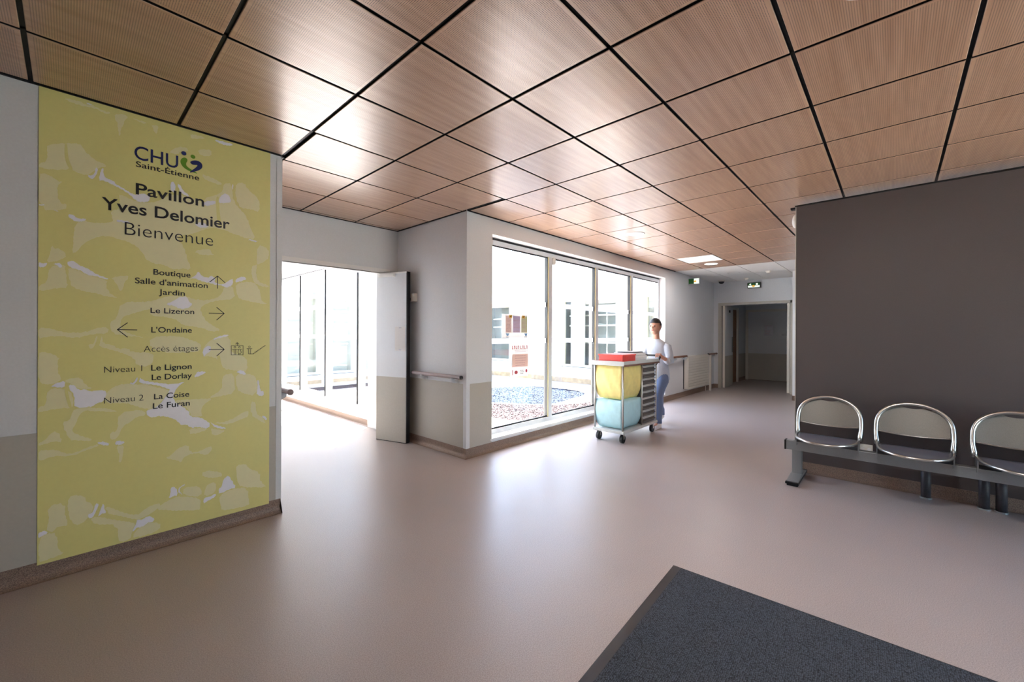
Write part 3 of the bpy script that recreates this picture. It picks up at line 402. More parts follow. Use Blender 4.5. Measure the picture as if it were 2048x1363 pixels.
def tilemesh(x0, x1, y0, y1):
    k = tuple(round(v, 3) for v in (x0, x1, y0, y1))
    if k in cache: return cache[k]
    bm = bmesh.new(); b = .0025; z0, z1 = 0, .0125
    lo = [bm.verts.new(p) for p in ((x0 + b, y0 + b, z0), (x1 - b, y0 + b, z0), (x1 - b, y1 - b, z0), (x0 + b, y1 - b, z0))]
    md = [bm.verts.new(p) for p in ((x0, y0, z0 + b), (x1, y0, z0 + b), (x1, y1, z0 + b), (x0, y1, z0 + b))]
    hi = [bm.verts.new(p) for p in ((x0, y0, z1), (x1, y0, z1), (x1, y1, z1), (x0, y1, z1))]
    bm.faces.new(lo); bm.faces.new(hi)
    for A, B in ((lo, md), (md, hi)):
        for i in range(4): bm.faces.new((A[i], A[(i + 1) % 4], B[(i + 1) % 4], B[i])).material_index = 1 if A is lo else 2
    bmesh.ops.recalc_face_normals(bm, faces=bm.faces)
    me = bpy.data.meshes.new('ceiling_tile'); bm.to_mesh(me); bm.free(); me.materials.append(M['woodtile']); me.materials.append(M['tileedge']); me.materials.append(M['black']); cache[k] = me; return me
LIGHT_PANEL = (11, 3)
for i in range(-6, 14):
    for j in range(-6, 8):
        cx0, cy0 = GX + .6 * i + .3, GY + .6 * j + .3
        a0, a1, b0, b1 = cx0 - .3 + G2, cx0 + .3 - G2, cy0 - .3 + G2, cy0 + .3 - G2
        inB = 1 <= i <= 3
        if j >= 5 and not inB: continue
        if inB and j >= 4: a0 = max(a0, 1.092); a1 = min(a1, 2.818); b1 = min(b1, 4.598)
        else: b1 = min(b1, 3.268)
        a0 = max(a0, -2.99); a1 = min(a1, XE - .003); b0 = max(b0, -3.19)
        if a1 - a0 < .03 or b1 - b0 < .03: continue
        if (i, j) == LIGHT_PANEL: continue
        o = bpy.data.objects.new('ceiling_tile', tilemesh(a0 - cx0, a1 - cx0, b0 - cy0, b1 - cy0)); C.objects.link(o)
        o.location = (cx0, cy0, H); o.parent = ce
# white mineral ceiling over the end of the hall and the far passage
c2 = obj('ceiling_end', BX((XE, 11.0, -3.2, 3.30, 2.612, 2.64), (11.0, 13.7, 1.3, 3.3, 2.42, 2.45), (XE - .004, XE, -3.2, 3.3, 2.60, 2.64)), 'alu', kind='structure')
for i in range(3):
    for j in range(-6, 5):
        x0 = XE + .01 + 1.2 * i; x1 = min(x0 + 1.19, 10.95); y0 = GY + .6 * j + .006; y1 = min(y0 + .588, 3.29)
        if x1 - x0 < .05 or y1 - y0 < .05 or (x0 > 9.8 and y1 < 1.5): continue
        obj('ceiling_panel', BX(x0, x1, y0, y1, 2.600, 2.611), 'ceilwhite', c2)
obj('ceiling_corridor', BX(1.06, 2.92, 4.75, 12.5, 2.50, 2.54), 'ceilwhite', kind='structure')
obj('roof_slab', BX((-3.2, 11.1, -3.4, 3.52, 2.68, 2.95), (.85, 3.05, 3.52, 12.7, 2.66, 2.95), (11.0, 14, 1.1, 3.5, 2.62, 2.95)), 'render', kind='structure')

# ------------------------------------------------------------------ window_1: four tall panes towards the courtyard
w1 = thing('window_1', None, None, (5.6, 3.45, .12)); w1['kind'] = 'structure'
obj('reveal', BX((3.205, 7.995, 3.296, 3.42, .113, .135), (3.22, 3.226, 3.30, 3.42, .135, 2.43), (7.974, 7.98, 3.30, 3.42, .135, 2.43), (3.22, 7.98, 3.30, 3.42, 2.424, 2.43)), 'white', w1)
obj('outer_frame', BX((3.226, 7.974, 3.42, 3.49, .135, .195), (3.226, 7.974, 3.42, 3.49, 2.345, 2.40), (3.226, 3.275, 3.42, 3.49, .195, 2.345), (7.925, 7.974, 3.42, 3.49, .195, 2.345)), 'alu', w1, bevel=.003)
obj('head_joint', BX(3.226, 7.974, 3.43, 3.49, 2.40, 2.424), 'gasket', w1, label='black joint above the frame')
mx = [4.44, 5.63, 6.80]
for x in mx:
    mu = obj('mullion', BX(x - .035, x + .035, 3.41, 3.49, .195, 2.345), 'alu', w1, bevel=.003)
    obj('gasket', BX((x - .055, x - .047, 3.425, 3.47, .195, 2.345)), 'gasket', mu)
    obj('sash_edge', BX((x - .047, x - .035, 3.415, 3.48, .195, 2.345)), 'tan', mu)
ed = [3.275] + mx + [7.925]
for k in range(4):
    a, b = ed[k] + (.035 if k else 0), ed[k + 1] - (.055 if k < 3 else 0)
    gp = obj('pane', BX(a, b, 3.452, 3.458, .195, 2.345), 'glass', w1)
    obj('privacy_strip', BX((a, b, 3.4490, 3.4515, 1.19, 1.252), (a, b, 3.4490, 3.4515, 1.672, 1.735)), 'frost', gp, label='frosted warning bands on the glass')
    obj('glazing_bead', BX((a, b, 3.435, 3.452, .195, .212), (a, b, 3.435, 3.452, 2.33, 2.345)), 'gasket', gp)

# ------------------------------------------------------------------ window_2: glazed side of the corridor
w2 = thing('window_2', None, None, (2.97, 7.9, .235)); w2['kind'] = 'structure'
obj('outer_frame', BX((2.94, 3.02, 5.40, 10.45, .235, .285), (2.94, 3.02, 5.40, 10.45, 2.34, 2.40), (2.94, 3.02, 5.40, 5.45, .285, 2.34), (2.94, 3.02, 10.4, 10.45, .285, 2.34)), 'white', w2)
obj('head_joint', BX(2.93, 2.94, 5.40, 10.45, 2.395, 2.415), 'gasket', w2)  # dark gap above the glazing frame, its shade drawn as a black strip
ys = [5.83, 6.96, 8.05, 9.16]
for y in ys:
    mu = obj('mullion', BX(2.92, 3.02, y - .03, y + .03, .285, 2.34), 'white', w2)
    obj('gasket', BX((2.905, 2.92, y - .012, y + .012, .26, 2.37)), 'gasket', mu)
ed = [5.45] + ys + [10.4]
for k in range(5):
    a, b = ed[k] + (.03 if k else 0), ed[k + 1] - (.03 if k < 4 else 0)
    gp = obj('pane', BX(2.975, 2.981, a, b, .285, 2.34), 'glass', w2)
    obj('privacy_strip', BX((2.971, 2.9745, a, b, 1.215, 1.285), (2.971, 2.9745, a, b, 1.73, 1.80)), 'frost', gp)

# window_3: glazed entrance behind the viewer (the mat leads to it)
w3 = thing('window_3', None, None, (3.3, -3.28, 0)); w3['kind'] = 'structure'
obj('outer_frame', BX((2.8, 4.2, -3.31, -3.25, 2.04, 2.1), (2.8, 2.86, -3.31, -3.25, 0, 2.04), (4.14, 4.2, -3.31, -3.25, 0, 2.04), (2.86, 4.14, -3.31, -3.25, 0, .06)), 'alu', w3)
obj('mullion', BX(3.46, 3.54, -3.31, -3.25, .06, 2.04), 'alu', w3)
for a, b in ((2.86, 3.46), (3.54, 4.14)): obj('pane', BX(a, b, -3.283, -3.277, .06, 2.04), 'glass', w3)
obj('forecourt', BX(-6, 10, -14, -3.35, -.12, -.02), 'concrete', kind='structure')

# ------------------------------------------------------------------ doors
obj('trim_1', BX((1.20, 2.72, 4.605, 4.63, 2.045, 2.10), (2.655, 2.71, 4.605, 4.76, 0, 2.045), (1.20, 2.655, 4.605, 4.76, 2.045, 2.05)), 'white', kind='structure')
obj('trim_2', BX((10.925, 10.95, 3.13, 3.19, 0, 2.09), (10.925, 10.95, 1.66, 3.13, 2.03, 2.09), (10.925, 10.95, 1.64, 1.70, 0, 2.09), (10.95, 11.12, 1.70, 1.706, 0, 2.03), (10.95, 11.12, 3.12, 3.14, 0, 2.03)), 'dado', kind='structure')
def leaf(name, hinge, ang, width, height, thick=.045, handle=True):
    """door leaf swung from its hinge line, two-tone laminate, black edge seal"""
    r = bpy.data.objects.new(name, None); C.objects.link(r); r.location = (hinge[0], hinge[1], .008); r.rotation_euler = (0, 0, ang); r['kind'] = 'structure'
    t = thick / 2
    p = obj('door_panel', BX(.003, width - .003, -t + .001, t - .001, 0, height), 'door', r, world=False)
    obj('kick_panel', BX(.003, width - .003, -t, t, 0, DZ), 'dado', r, world=False)
    return r, t
d1, t = leaf('door_1', (2.612, 4.70), math.atan2(-.478, .143), .475, 2.035, .05)
obj('edge_seal', BX(.472, .487, -t - .001, t + .001, 0, 2.035), 'gasket', d1, world=False, label='black rubber edge seal')
obj('bottom_seal', BX(.003, .475, -t - .001, t + .001, -.006, .0), 'gasket', d1, world=False)
obj('top_edge', BX(.003, .475, -t - .002, t + .002, 2.02, 2.037), 'white', d1, world=False)
cl = obj('closer_arm', BX((.05, .30, -t - .03, -t - .006, 1.985, 2.015), (.26, .30, -t - .006, -t, 1.98, 2.02)), 'white', d1, world=False)
d2, t = leaf('door_2', (11.02, 3.085), math.radians(4), .95, 2.02)
obj('edge_strip', BX(-.02, .003, -t - .002, t + .002, 0, 2.02), 'offwhite', d2, world=False)
obj('gap_strip', BX(-.02, .003, t + .002, t + .03, 0, 2.02), 'gasket', d2, world=False)  # shade of the gap between frame and leaf, drawn as a black strip
obj('push_plate', BX(.80, .93, -t - .004, -t, .85, 1.25), 'steelgrey', d2, world=False)
obj('hold_open_magnet', BX(.45, .53, -t - .02, -t, 1.87, 1.93), 'blackplastic', d2, world=False)
d3, t = leaf('door_3', (11.02, 1.745), math.radians(-2), .95, 2.02)
obj('edge_strip', BX(-.02, .003, -t - .002, t + .002, 0, 2.02), 'offwhite', d3, world=False)
# wooden door in the side of the far passage
d4 = thing('door_4', None, None, (12.35, 3.25, 0)); d4['kind'] = 'structure'
obj('door_panel', BX(12.0, 12.70, 3.235, 3.249, .01, 2.0), 'wood', d4)
obj('door_frame', BX((12.70, 12.76, 3.19, 3.249, 0, 2.06), (11.94, 12.0, 3.215, 3.249, 0, 2.06), (12.0, 12.70, 3.20, 3.249, 2.0, 2.06)), 'offwhite', d4)
obj('door_handle', TB([(12.08, 3.235, 1.0), (12.08, 3.18, 1.0), (12.18, 3.18, 1.0)], .009, 8), 'silver', d4, smooth=True)
# big two-tone door closing the far passage
d5 = thing('door_5', None, None, (13.66, 2.6, 0)); d5['kind'] = 'structure'
obj('door_panel', BX(13.66, 13.695, 1.95, 3.16, .012, 1.98), 'wall', d5)
obj('kick_panel', BX(13.656, 13.66, 1.95, 3.16, .012, DZ), 'dado', d5)
obj('door_frame', BX((13.64, 13.70, 3.16, 3.23, 0, 2.05), (13.64, 13.70, 1.88, 1.95, 0, 2.05), (13.64, 13.70, 1.95, 3.16, 1.98, 2.05)), 'offwhite', d5)
obj('door_handle', TB([(13.65, 2.08, 1.02), (13.60, 2.08, 1.02), (13.60, 2.20, 1.02)], .01, 8), 'silver', d5, smooth=True)
obj('pull_rail', BX(13.63, 13.656, 1.97, 2.32, 1.30, 1.325), 'steelgrey', d5)

# ------------------------------------------------------------------ outside: courtyard
obj('courtyard_ground', BX((3.05, 9.3, 3.52, 10.5, -.12, -.02)), 'concrete', kind='structure')
def bed(name, poly, m):
    poly = chaikin(poly, 2); bm = bmesh.new(); prism(bm, poly, -.019, .004, 'z')
    o = obj(name, bm, m, kind='stuff'); return o
bl = [(5.2, 8.6), (6.3, 7.7), (6.95, 7.15), (8.0, 6.85), (8.05, 4.95), (6.7, 4.75), (6.1, 4.65), (5.75, 5.2), (5.3, 6.0), (4.7, 7.2)]
rd = [(5.22, 5.96), (5.67, 5.12), (6.1, 4.5), (7.3, 4.2), (5.8, 3.95), (5.1, 3.9), (4.5, 4.2), (4.55, 4.9), (4.2, 5.6), (4.7, 7.2)]
b1 = bed('gravel_bed', bl, 'gravelblue'); tag(b1, 'blue-grey gravel bed in the courtyard', 'gravel')
b2 = bed('gravel_bed', rd, 'gravelred'); tag(b2, 'reddish gravel bed nearer the window', 'gravel')
bm = bmesh.new(); prism(bm, [(3.2, 9.6), (6.4, 9.6), (6.4, 10.2), (3.2, 10.2)], -.02, .004, 'z')
b3 = tag(obj('gravel_strip', bm, 'gravelred', kind='stuff'), 'strip of reddish gravel along the far glazed wing', 'gravel')
def inpoly(x, y, P):
    c = False
    for i in range(len(P)):
        (x1, y1), (x2, y2) = P[i], P[i - 1]
        if (y1 > y) != (y2 > y) and x < (x2 - x1) * (y - y1) / (y2 - y1) + x1: c = not c
    return c
for P, m, own in ((bl, 'gravelblue', b1), (rd, 'gravelred', b2)):
    bm = bmesh.new(); k = 0; cp = chaikin(P, 2)
    while k < 2200:
        x, y = random.uniform(4, 8.1), random.uniform(3.9, 8.6)
        if not inpoly(x, y, cp): continue
        k += 1; s = random.uniform(.01, .022); a = random.random() * 6
        v = [bm.verts.new((x + s * math.cos(a + t_), y + s * .8 * math.sin(a + t_), .004)) for t_ in (0, 1.57, 3.14, 4.71)]; tp = bm.verts.new((x, y, .004 + s * .7))
        for q in range(4): bm.faces.new((v[q], v[(q + 1) % 4], tp))
    obj('gravel_stones', bm, m, own, kind='stuff')

def facade_window(parent, axis, c, a, b, z0, z1, mullions=(), deep=.14, frame='cream', shelf=True, curtain=None, room='interior'):
    """window in a facade; axis 'x': wall face at x=c facing -x, opening y a..b; axis 'y': face at y=c facing -y, opening x a..b"""
    def B(u0, u1, d0, d1, h0, h1): return (c + d0, c + d1, u0, u1, h0, h1) if axis == 'x' else (u0, u1, c + d0, c + d1, h0, h1)
    f = obj('window', BX(B(a, b, deep, deep + .06, z0, z0 + .06), B(a, b, deep, deep + .06, z1 - .06, z1), B(a, a + .06, deep, deep + .06, z0 + .06, z1 - .06), B(b - .06, b, deep, deep + .06, z0 + .06, z1 - .06), *[B(m_ - .035, m_ + .035, deep, deep + .06, z0 + .06, z1 - .06) for m_ in mullions]), frame, parent)
    obj('pane', BX(B(a + .06, b - .06, deep + .03, deep + .036, z0 + .06, z1 - .06)), 'glass', f)
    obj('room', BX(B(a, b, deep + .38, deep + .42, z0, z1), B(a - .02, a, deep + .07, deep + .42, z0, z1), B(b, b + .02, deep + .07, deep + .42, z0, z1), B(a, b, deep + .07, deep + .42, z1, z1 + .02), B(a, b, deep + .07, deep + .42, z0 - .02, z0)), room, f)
    obj('sill', BX(B(a - .04, b + .04, -.04, deep, z0 - .03, z0)), 'render', f)
    if curtain: obj('curtain', BX(B(curtain[0], curtain[1], deep + .08, deep + .11, z0, z1 - .02)), 'pale', f)
    if shelf:
        for hz in (.35, .6, .75): obj('shelf', BX(B(a + .1, b - .05, deep + .25, deep + .29, z0 + (z1 - z0) * hz, z0 + (z1 - z0) * hz + .04)), 'pale', f)
    return f
def holed(axis, c, lo, hi, top, opens, th=.3):
    bs = []
    def B(u0, u1, h0, h1): return (c, c + th, u0, u1, h0, h1) if axis == 'x' else (u0, u1, c, c + th, h0, h1)
    u = lo
    for a, b, z0, z1 in sorted(opens):
        bs += [B(u, a, -.1, top), B(a, b, -.1, z0), B(a, b, z1, top)]; u = b
    bs.append(B(u, hi, -.1, top)); return BX(*bs)
eb = thing('building', 'white rendered wing with cream windows across the courtyard, right-hand side', 'building', (9.3, 7, 0))
op = [(5.10, 6.82, .42, 2.27), (8.76, 9.9, .466, 2.22), (3.7, 4.4, .42, 2.27)]
obj('wall', holed('x', 9.3, 3.52, 10.49, 3.5, op), 'render', eb)
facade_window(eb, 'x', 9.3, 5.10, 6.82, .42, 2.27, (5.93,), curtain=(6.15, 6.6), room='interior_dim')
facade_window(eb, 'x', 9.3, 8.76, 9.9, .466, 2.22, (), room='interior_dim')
facade_window(eb, 'x', 9.3, 3.7, 4.4, .42, 2.27, ())
obj('plinth', BX(9.26, 9.3, 3.52, 10.5, -.02, .13), 'brick', eb)
nb = thing('building', 'white rendered wing with tall windows seen through the corridor glazing', 'building', (6, 10.5, 0))
op = [(3.50, 4.30, .27, 2.40), (4.50, 5.22, .27, 2.40), (5.45, 6.3, .27, 2.40), (6.9, 8.2, .27, 2.4)]
obj('wall', holed('y', 10.5, 3.05, 9.25, 3.5, op), 'render', nb)
for a, b, z0, z1 in op: facade_window(nb, 'y', 10.5, a, b, z0, z1, (), frame='white')
g = bmesh.new()
for a, b in ((3.5, 4.3), (4.5, 5.25), (5.4, 6.2)): box(g, a, b, 10.47, 10.5, .06, .15)
obj('plinth', g, 'brick', nb)

ea = thing('eave', 'scalloped terracotta roof edge overhanging the big courtyard window', 'roof', (6, 3.8, 2.6))
obj('soffit', BX(3.05, 9.25, 3.52, 4.28, 2.69, 2.715), 'white', ea)
bmt = bmesh.new(); n_ = 8; R_ = .075
def tile_bm():
    bm = bmesh.new(); ring = []
    for y, s in ((-.02, 1), (.11, 1.0)):
        for rr in (R_, R_ - .014): ring.append([bm.verts.new((rr * math.cos(t), y, -rr * .8 * math.sin(t))) for t in [math.pi * k / n_ for k in range(n_ + 1)]])
    a, b, c, d = ring
    for k in range(n_):
        bm.faces.new((a[k], a[k + 1], c[k + 1], c[k])); bm.faces.new((b[k], d[k], d[k + 1], b[k + 1])); bm.faces.new((a[k], b[k], b[k + 1], a[k + 1])); bm.faces.new((c[k], c[k + 1], d[k + 1], d[k]))
    for k in (0, n_): bm.faces.new((a[k], c[k], d[k], b[k]))
    return bm
bmt.free()
tm = None; k = 0; x = 3.18
while x < 9.2:
    if tm is None:
        o = obj('roof_tile', tile_bm(), 'terra', ea, world=False, smooth=False); tm = o.data
    else: o = bpy.data.objects.new('roof_tile', tm); C.objects.link(o); o.parent = ea
    o.location = (x - 6, 4.28 - 3.8, .105); x += .165
# ================================================================== WALL SIGN
sg = thing('wall_sign', 'tall yellow and white leaf-patterned welcome sign panel on the left wall', 'sign', (.437, 3.2965, .08))
obj('panel', BX(-.11, .984, 3.2940, 3.2973, .08, 2.598), 'yel', sg)
def flat(polys, y, m, name, smooth=2, jag=0, par=None, row=.003):
    """flat printed shapes, filled in thin rows (their union, so nothing overlaps)"""
    rows = {}
    for P in polys:
        if smooth: P = chaikin(P, smooth)
        if jag:
            q = []
            for i in range(len(P)):
                a, b = P[i], P[(i + 1) % len(P)]; n = max(1, int(math.hypot(b[0] - a[0], b[1] - a[1]) / .006))
                for k in range(n):
                    t = k / n; x = a[0] + (b[0] - a[0]) * t; z = a[1] + (b[1] - a[1]) * t
                    s = math.sin(x * 210 + z * 90) * math.sin(z * 170 - x * 60)
                    edge = x < -.104 or x > .978 or z < .086 or z > 2.59
                    q.append((x, z) if edge else (x + jag * s * .8, z + jag * s))
            P = q
        z0, z1 = min(p[1] for p in P), max(p[1] for p in P)
        for r in range(int(z0 / row), int(z1 / row) + 1):
            zc = (r + .5) * row; X = []
            for i in range(len(P)):
                (xa, za), (xb, zb) = P[i - 1], P[i]
                if (za > zc) != (zb > zc): X.append(xa + (xb - xa) * (zc - za) / (zb - za))
            X.sort()
            rows.setdefault(r, []).extend(zip(X[::2], X[1::2]))
    bm = bmesh.new()
    for r, iv in rows.items():
        iv.sort(); out = []
        for a, b in iv:
            if out and a <= out[-1][1]: out[-1][1] = max(b, out[-1][1])
            else: out.append([a, b])
        for a, b in out:
            a, b = max(a, -.1095), min(b, .9835)
            if b - a > 1e-4: bm.faces.new([bm.verts.new(p) for p in ((a, y, r * row), (b, y, r * row), (b, y, (r + 1) * row), (a, y, (r + 1) * row))])
    return obj(name, bm, m, par or sg)
PL = flat(PRINT_LIGHT, 3.2938, 'yell', 'printed_leaf', 1, .0028); PL['label'] = 'pale yellow printed foliage shapes'
PW = flat(PRINT_WHITE, 3.2925, 'yelw', 'printed_gap', 1, .0025); PW['kind'] = PL['kind'] = 'stuff'; PW['label'] = 'white gaps of the printed pattern'
PS = flat(PRINT_STEM, 3.2930, 'yel', 'printed_stem', 2); PS['kind'] = 'stuff'
def ribbon(bm, line, y, w, closed=False):
    for i in range(len(line) - 1):
        a = Vector((line[i][0], 0, line[i][1])); b = Vector((line[i + 1][0], 0, line[i + 1][1])); d = (b - a)
        if d.length < 1e-5: continue
        d.normalize(); n = Vector((-d.z, 0, d.x)) * w / 2; a2 = a - d * w * .4; b2 = b + d * w * .4
        bm.faces.new([bm.verts.new((p.x, y, p.z)) for p in (a2 + n, b2 + n, b2 - n, a2 - n)])
def ringm(bm, c, r, w, y, n=14):
    ri = [bm.verts.new((c[0] + (r - w / 2) * math.cos(2 * math.pi * k / n), y, c[1] + (r - w / 2) * math.sin(2 * math.pi * k / n))) for k in range(n)]
    ro = [bm.verts.new((c[0] + (r + w / 2) * math.cos(2 * math.pi * k / n), y, c[1] + (r + w / 2) * math.sin(2 * math.pi * k / n))) for k in range(n)]
    for k in range(n): bm.faces.new((ri[k], ri[(k + 1) % n], ro[(k + 1) % n], ro[k]))
YI = 3.2916
for A in ARROWS:
    bm = bmesh.new()
    for l in A: ribbon(bm, l, YI, .0042)
    obj('arrow', bm, 'ink', sg)
bm = bmesh.new()
for l in LIFT: ribbon(bm, l, YI, .0028)
for c in LIFT_HEADS: ringm(bm, c, .0055, .0026, YI)
obj('lift_symbol', bm, 'inkl', sg, label='small pictogram of two people in a lift')
bm = bmesh.new()
for l in STAIR: ribbon(bm, l, YI, .0028)
for c in STAIR_HEADS: ringm(bm, c, .0055, .0026, YI)
obj('stairs_symbol', bm, 'inkl', sg, label='small pictogram of a person at stairs')
lg = flat([LOGO_GREEN], YI, 'green', 'logo_figure', 2, row=.0012)
lg2 = flat([[(LOGO_DOTS[1][0] + .0125 * math.cos(t * .45), LOGO_DOTS[1][1] + .0125 * math.sin(t * .45)) for t in range(14)]], YI, 'green', 'logo_head', 2, row=.0012)
lg['label'] = 'green half of the hospital logo'
lb = flat([LOGO_BLUE], YI - .0002, 'blue', 'logo_figure', 2, row=.0012)
lb2 = flat([[(LOGO_DOTS[0][0] + .013 * math.cos(t * .45), LOGO_DOTS[0][1] + .013 * math.sin(t * .45)) for t in range(14)]], YI - .0002, 'blue', 'logo_head', 2, row=.0012)
lb['label'] = 'navy half of the hospital logo'
WT = {'bold': .014, 'mid': .009, 'light': -.012, 'logo': .006}
def text_mesh(body, off=0):
    cu = bpy.data.curves.new('t', 'FONT'); cu.body = body; cu.offset = off; cu.size = 1; cu.resolution_u = 4
    o = bpy.data.objects.new('t', cu); C.objects.link(o)
    me = bpy.data.meshes.new_from_object(o.evaluated_get(bpy.context.evaluated_depsgraph_get()))
    bpy.data.objects.remove(o); bpy.data.curves.remove(cu); return me
def cap_h(off):
    me = text_mesh('H', off); z = [v.co.y for v in me.vertices]; return min(z), max(z)
def put_text(body, x0, x1, z0, z1, wt, par, m, y):
    off = WT[wt]; me = text_mesh(body, off); lo, hi = cap_h(off)
    xs = [v.co.x for v in me.vertices]; a, b = min(xs), max(xs)
    sx = (x1 - x0) / (b - a); sz = (z1 - z0) / (hi - lo)
    for v in me.vertices: v.co = Vector((x0 + (v.co.x - a) * sx, y, z0 + (v.co.y - lo) * sz))
    bm = bmesh.new(); bm.from_mesh(me); bpy.data.meshes.remove(me)
    return obj('lettering', bm, m, par, label=None)
for b_, x0, x1, z0, z1, wt in LETTERING:
    o = put_text(b_, x0, x1, z0, z1, wt, sg, 'blue' if wt == 'logo' else ('inkl' if wt == 'light' and b_ != 'Bienvenue' else 'ink'), YI)
    if b_ == 'CHU': o['label'] = 'navy letters CHU of the logo'

# ================================================================== HANDRAILS
def handrail(label, pts, m, brackets, nrm, r=.02, endball=False, cat='handrail'):
    p0 = pts[0]
    t = thing('handrail', label, cat, p0)
    obj('rail', TB(pts, r, 14), m, t, smooth=False)
    g = bmesh.new(); 
    if endball:
        ball(g, pts[0], r * 1.25); obj('end_cap', g, 'rail', t, smooth=True)
    else:
        for P, Q in ((pts[0], pts[1]), (pts[-1], pts[-2])):
            d = (Vector(P) - Vector(Q)).normalized(); g = tube(bmesh.new(), [Vector(P) - d * .004, Vector(P) + d * .008, Vector(P) + d * .014], [r * 1.04, r * 1.04, r * .7], 14)
            obj('end_cap', g, 'gasket', t)
    for b in brackets:
        b = Vector(b); n = Vector(nrm); g = bmesh.new()
        tube(g, [b - Vector((0, 0, r * .6)), b - Vector((0, 0, .042)), b + n * .02 - Vector((0, 0, .052)), b + n * .066 - Vector((0, 0, .052))], [.026, .022, .018, .018], 12)
        obj('bracket', g, 'alu', t, smooth=True)
handrail('short mauve-grey handrail with two white brackets on the wall beside the open door', [(2.785, 3.31, .848), (2.785, 4.19, .848)], 'rail', [(2.785, 3.45, .848), (2.785, 4.0, .848)], (1, 0, 0), .021)
handrail('grey handrail with a round ball end sticking out past the sign wall corner', [(1.135, 3.325, .862), (1.135, 4.5, .862)], 'rail', [(1.135, 3.47, .862), (1.135, 4.3, .862)], (-1, 0, 0), .019, True)
handrail('brown handrail on the far wall, left of the radiator', [(8.10, 3.225, .855), (8.91, 3.225, .855)], 'railbrown', [(8.35, 3.225, .855), (8.85, 3.225, .855)], (0, 1, 0), .021)
handrail('short dark handrail between the radiator and the far doorway', [(10.31, 3.225, .85), (10.92, 3.225, .85)], 'railbrown', [(10.45, 3.225, .85), (10.8, 3.225, .85)], (0, 1, 0), .021)

# ================================================================== RADIATOR
rd_ = thing('radiator', 'white panel radiator with horizontal ribs on the far wall', 'radiator', (9.6, 3.2, .14))
obj('casing', BX(8.94, 10.24, 3.205, 3.285, .15, .855), 'offwhite', rd_, bevel=.004)
for k in range(12):
    z0 = .152 + k * .0585
    obj('slat', BX(8.95, 10.235, 3.192, 3.206, z0, z0 + .052), 'offwhite', rd_)
obj('side_panel', BX(8.93, 8.94, 3.20, 3.28, .15, .855), 'offwhite', rd_)
obj('shadow_strip', BX((8.925, 8.935, 3.283, 3.297, .15, .85)), 'gasket', rd_)  # black strip drawn as the radiator's edge shadow at the wall
obj('pipe_cover', BX(10.255, 10.295, 3.15, 3.19, 0, .83), 'offwhite', rd_)
obj('pipe', TB([(10.2, 3.25, .15), (10.2, 3.25, .0)], .01, 8), 'offwhite', rd_)

# ================================================================== CEILING FITTINGS
LAMP_W = 5
def downlight(x, y, label, lit, z=H, watt=None):
    t = thing('downlight', label, 'ceiling light', (x, y, z), group=None)
    g = bmesh.new(); n = 24
    for rr, zz in ((.115, 0),): pass
    A = [[g.verts.new((x + r_ * math.cos(2 * math.pi * k / n), y + r_ * math.sin(2 * math.pi * k / n), z - h_)) for k in range(n)] for r_, h_ in ((.118, -.001), (.118, .004), (.10, .007), (.098, .001), (.098, -.001))]
    for a, b in zip(A, A[1:] + A[:1]):
        for k in range(n): g.faces.new((a[k], a[(k + 1) % n], b[(k + 1) % n], b[k]))
    obj('trim_ring', g, 'white', t, smooth=True)
    g = bmesh.new(); bmesh.ops.create_circle(g, cap_ends=True, segments=n, radius=.098, matrix=Matrix.Translation((x, y, z - .0025)))
    obj('diffuser', g, 'lampwhite' if lit else 'lampdim', t)
    if lit:
        l = bpy.data.lights.new('lamp', 'AREA'); l.shape = 'DISK'; l.size = .19; l.energy = watt or LAMP_W; l.color = (1, .98, .96)
        o = bpy.data.objects.new('lamp', l); C.objects.link(o); o.location = (x, y, z - .008)
downlight(7.963, 2.448, 'lit round downlight just behind the white ceiling panel', True, watt=1.8)
downlight(4.963, 2.448, 'faint round downlight in the wooden ceiling above the window wall', False)
downlight(1.963, .048, 'round downlight in the wooden ceiling at the top edge of the picture', True)
downlight(4.963, -2.352, 'added round downlight, unseen behind the dark partition further right', True)  # lit lamp added out of view to brighten the space past the partition
downlight(1.963, -2.352, 'round downlight behind the viewer near the entrance mat', False)
downlight(9.39, 2.448, 'shallow white disc lamp in the white end ceiling', False)
lp = thing('light_panel', 'square white glowing ceiling panel among the wooden tiles', 'ceiling light', (7.363, 2.448, H))
obj('frame', BX((7.075, 7.651, 2.160, 2.172, 2.600, 2.611), (7.075, 7.651, 2.724, 2.736, 2.600, 2.611), (7.075, 7.087, 2.172, 2.724, 2.600, 2.611), (7.639, 7.651, 2.172, 2.724, 2.600, 2.611)), 'white', lp)
obj('diffuser', BX(7.087, 7.639, 2.172, 2.724, 2.603, 2.608), 'panelwhite', lp)
def detector(x, y, label, r=.05):
    t = thing('smoke_detector', label, 'detector', (x, y, H))
    g = tube(bmesh.new(), [(x, y, H - .0), (x, y, H - .018)], [r, r], 18); obj('base', g, 'offwhite', t, smooth=False)
    g = tube(bmesh.new(), [(x, y, H - .018), (x, y, H - .04), (x, y, H - .05)], [r * .8, r * .7, r * .4], 18); obj('sensor_head', g, 'offwhite', t)
detector(10.45, 2.46, 'white smoke detector hanging just above the front-facing exit sign')
detector(9.57, 1.86, 'white smoke detector right of the disc lamp in the white ceiling')
t = thing('dome_camera', 'small black dome camera in the far corner of the white ceiling', 'camera', (10.5, 3.0, H))
obj('base', tube(bmesh.new(), [(10.5, 3.0, H), (10.5, 3.0, H - .035)], [.075, .075], 20), 'offwhite', t)
obj('dome', ball(bmesh.new(), (10.5, 3.0, H - .035), .062, 1, 1, .9), 'blackplastic', t, smooth=True)
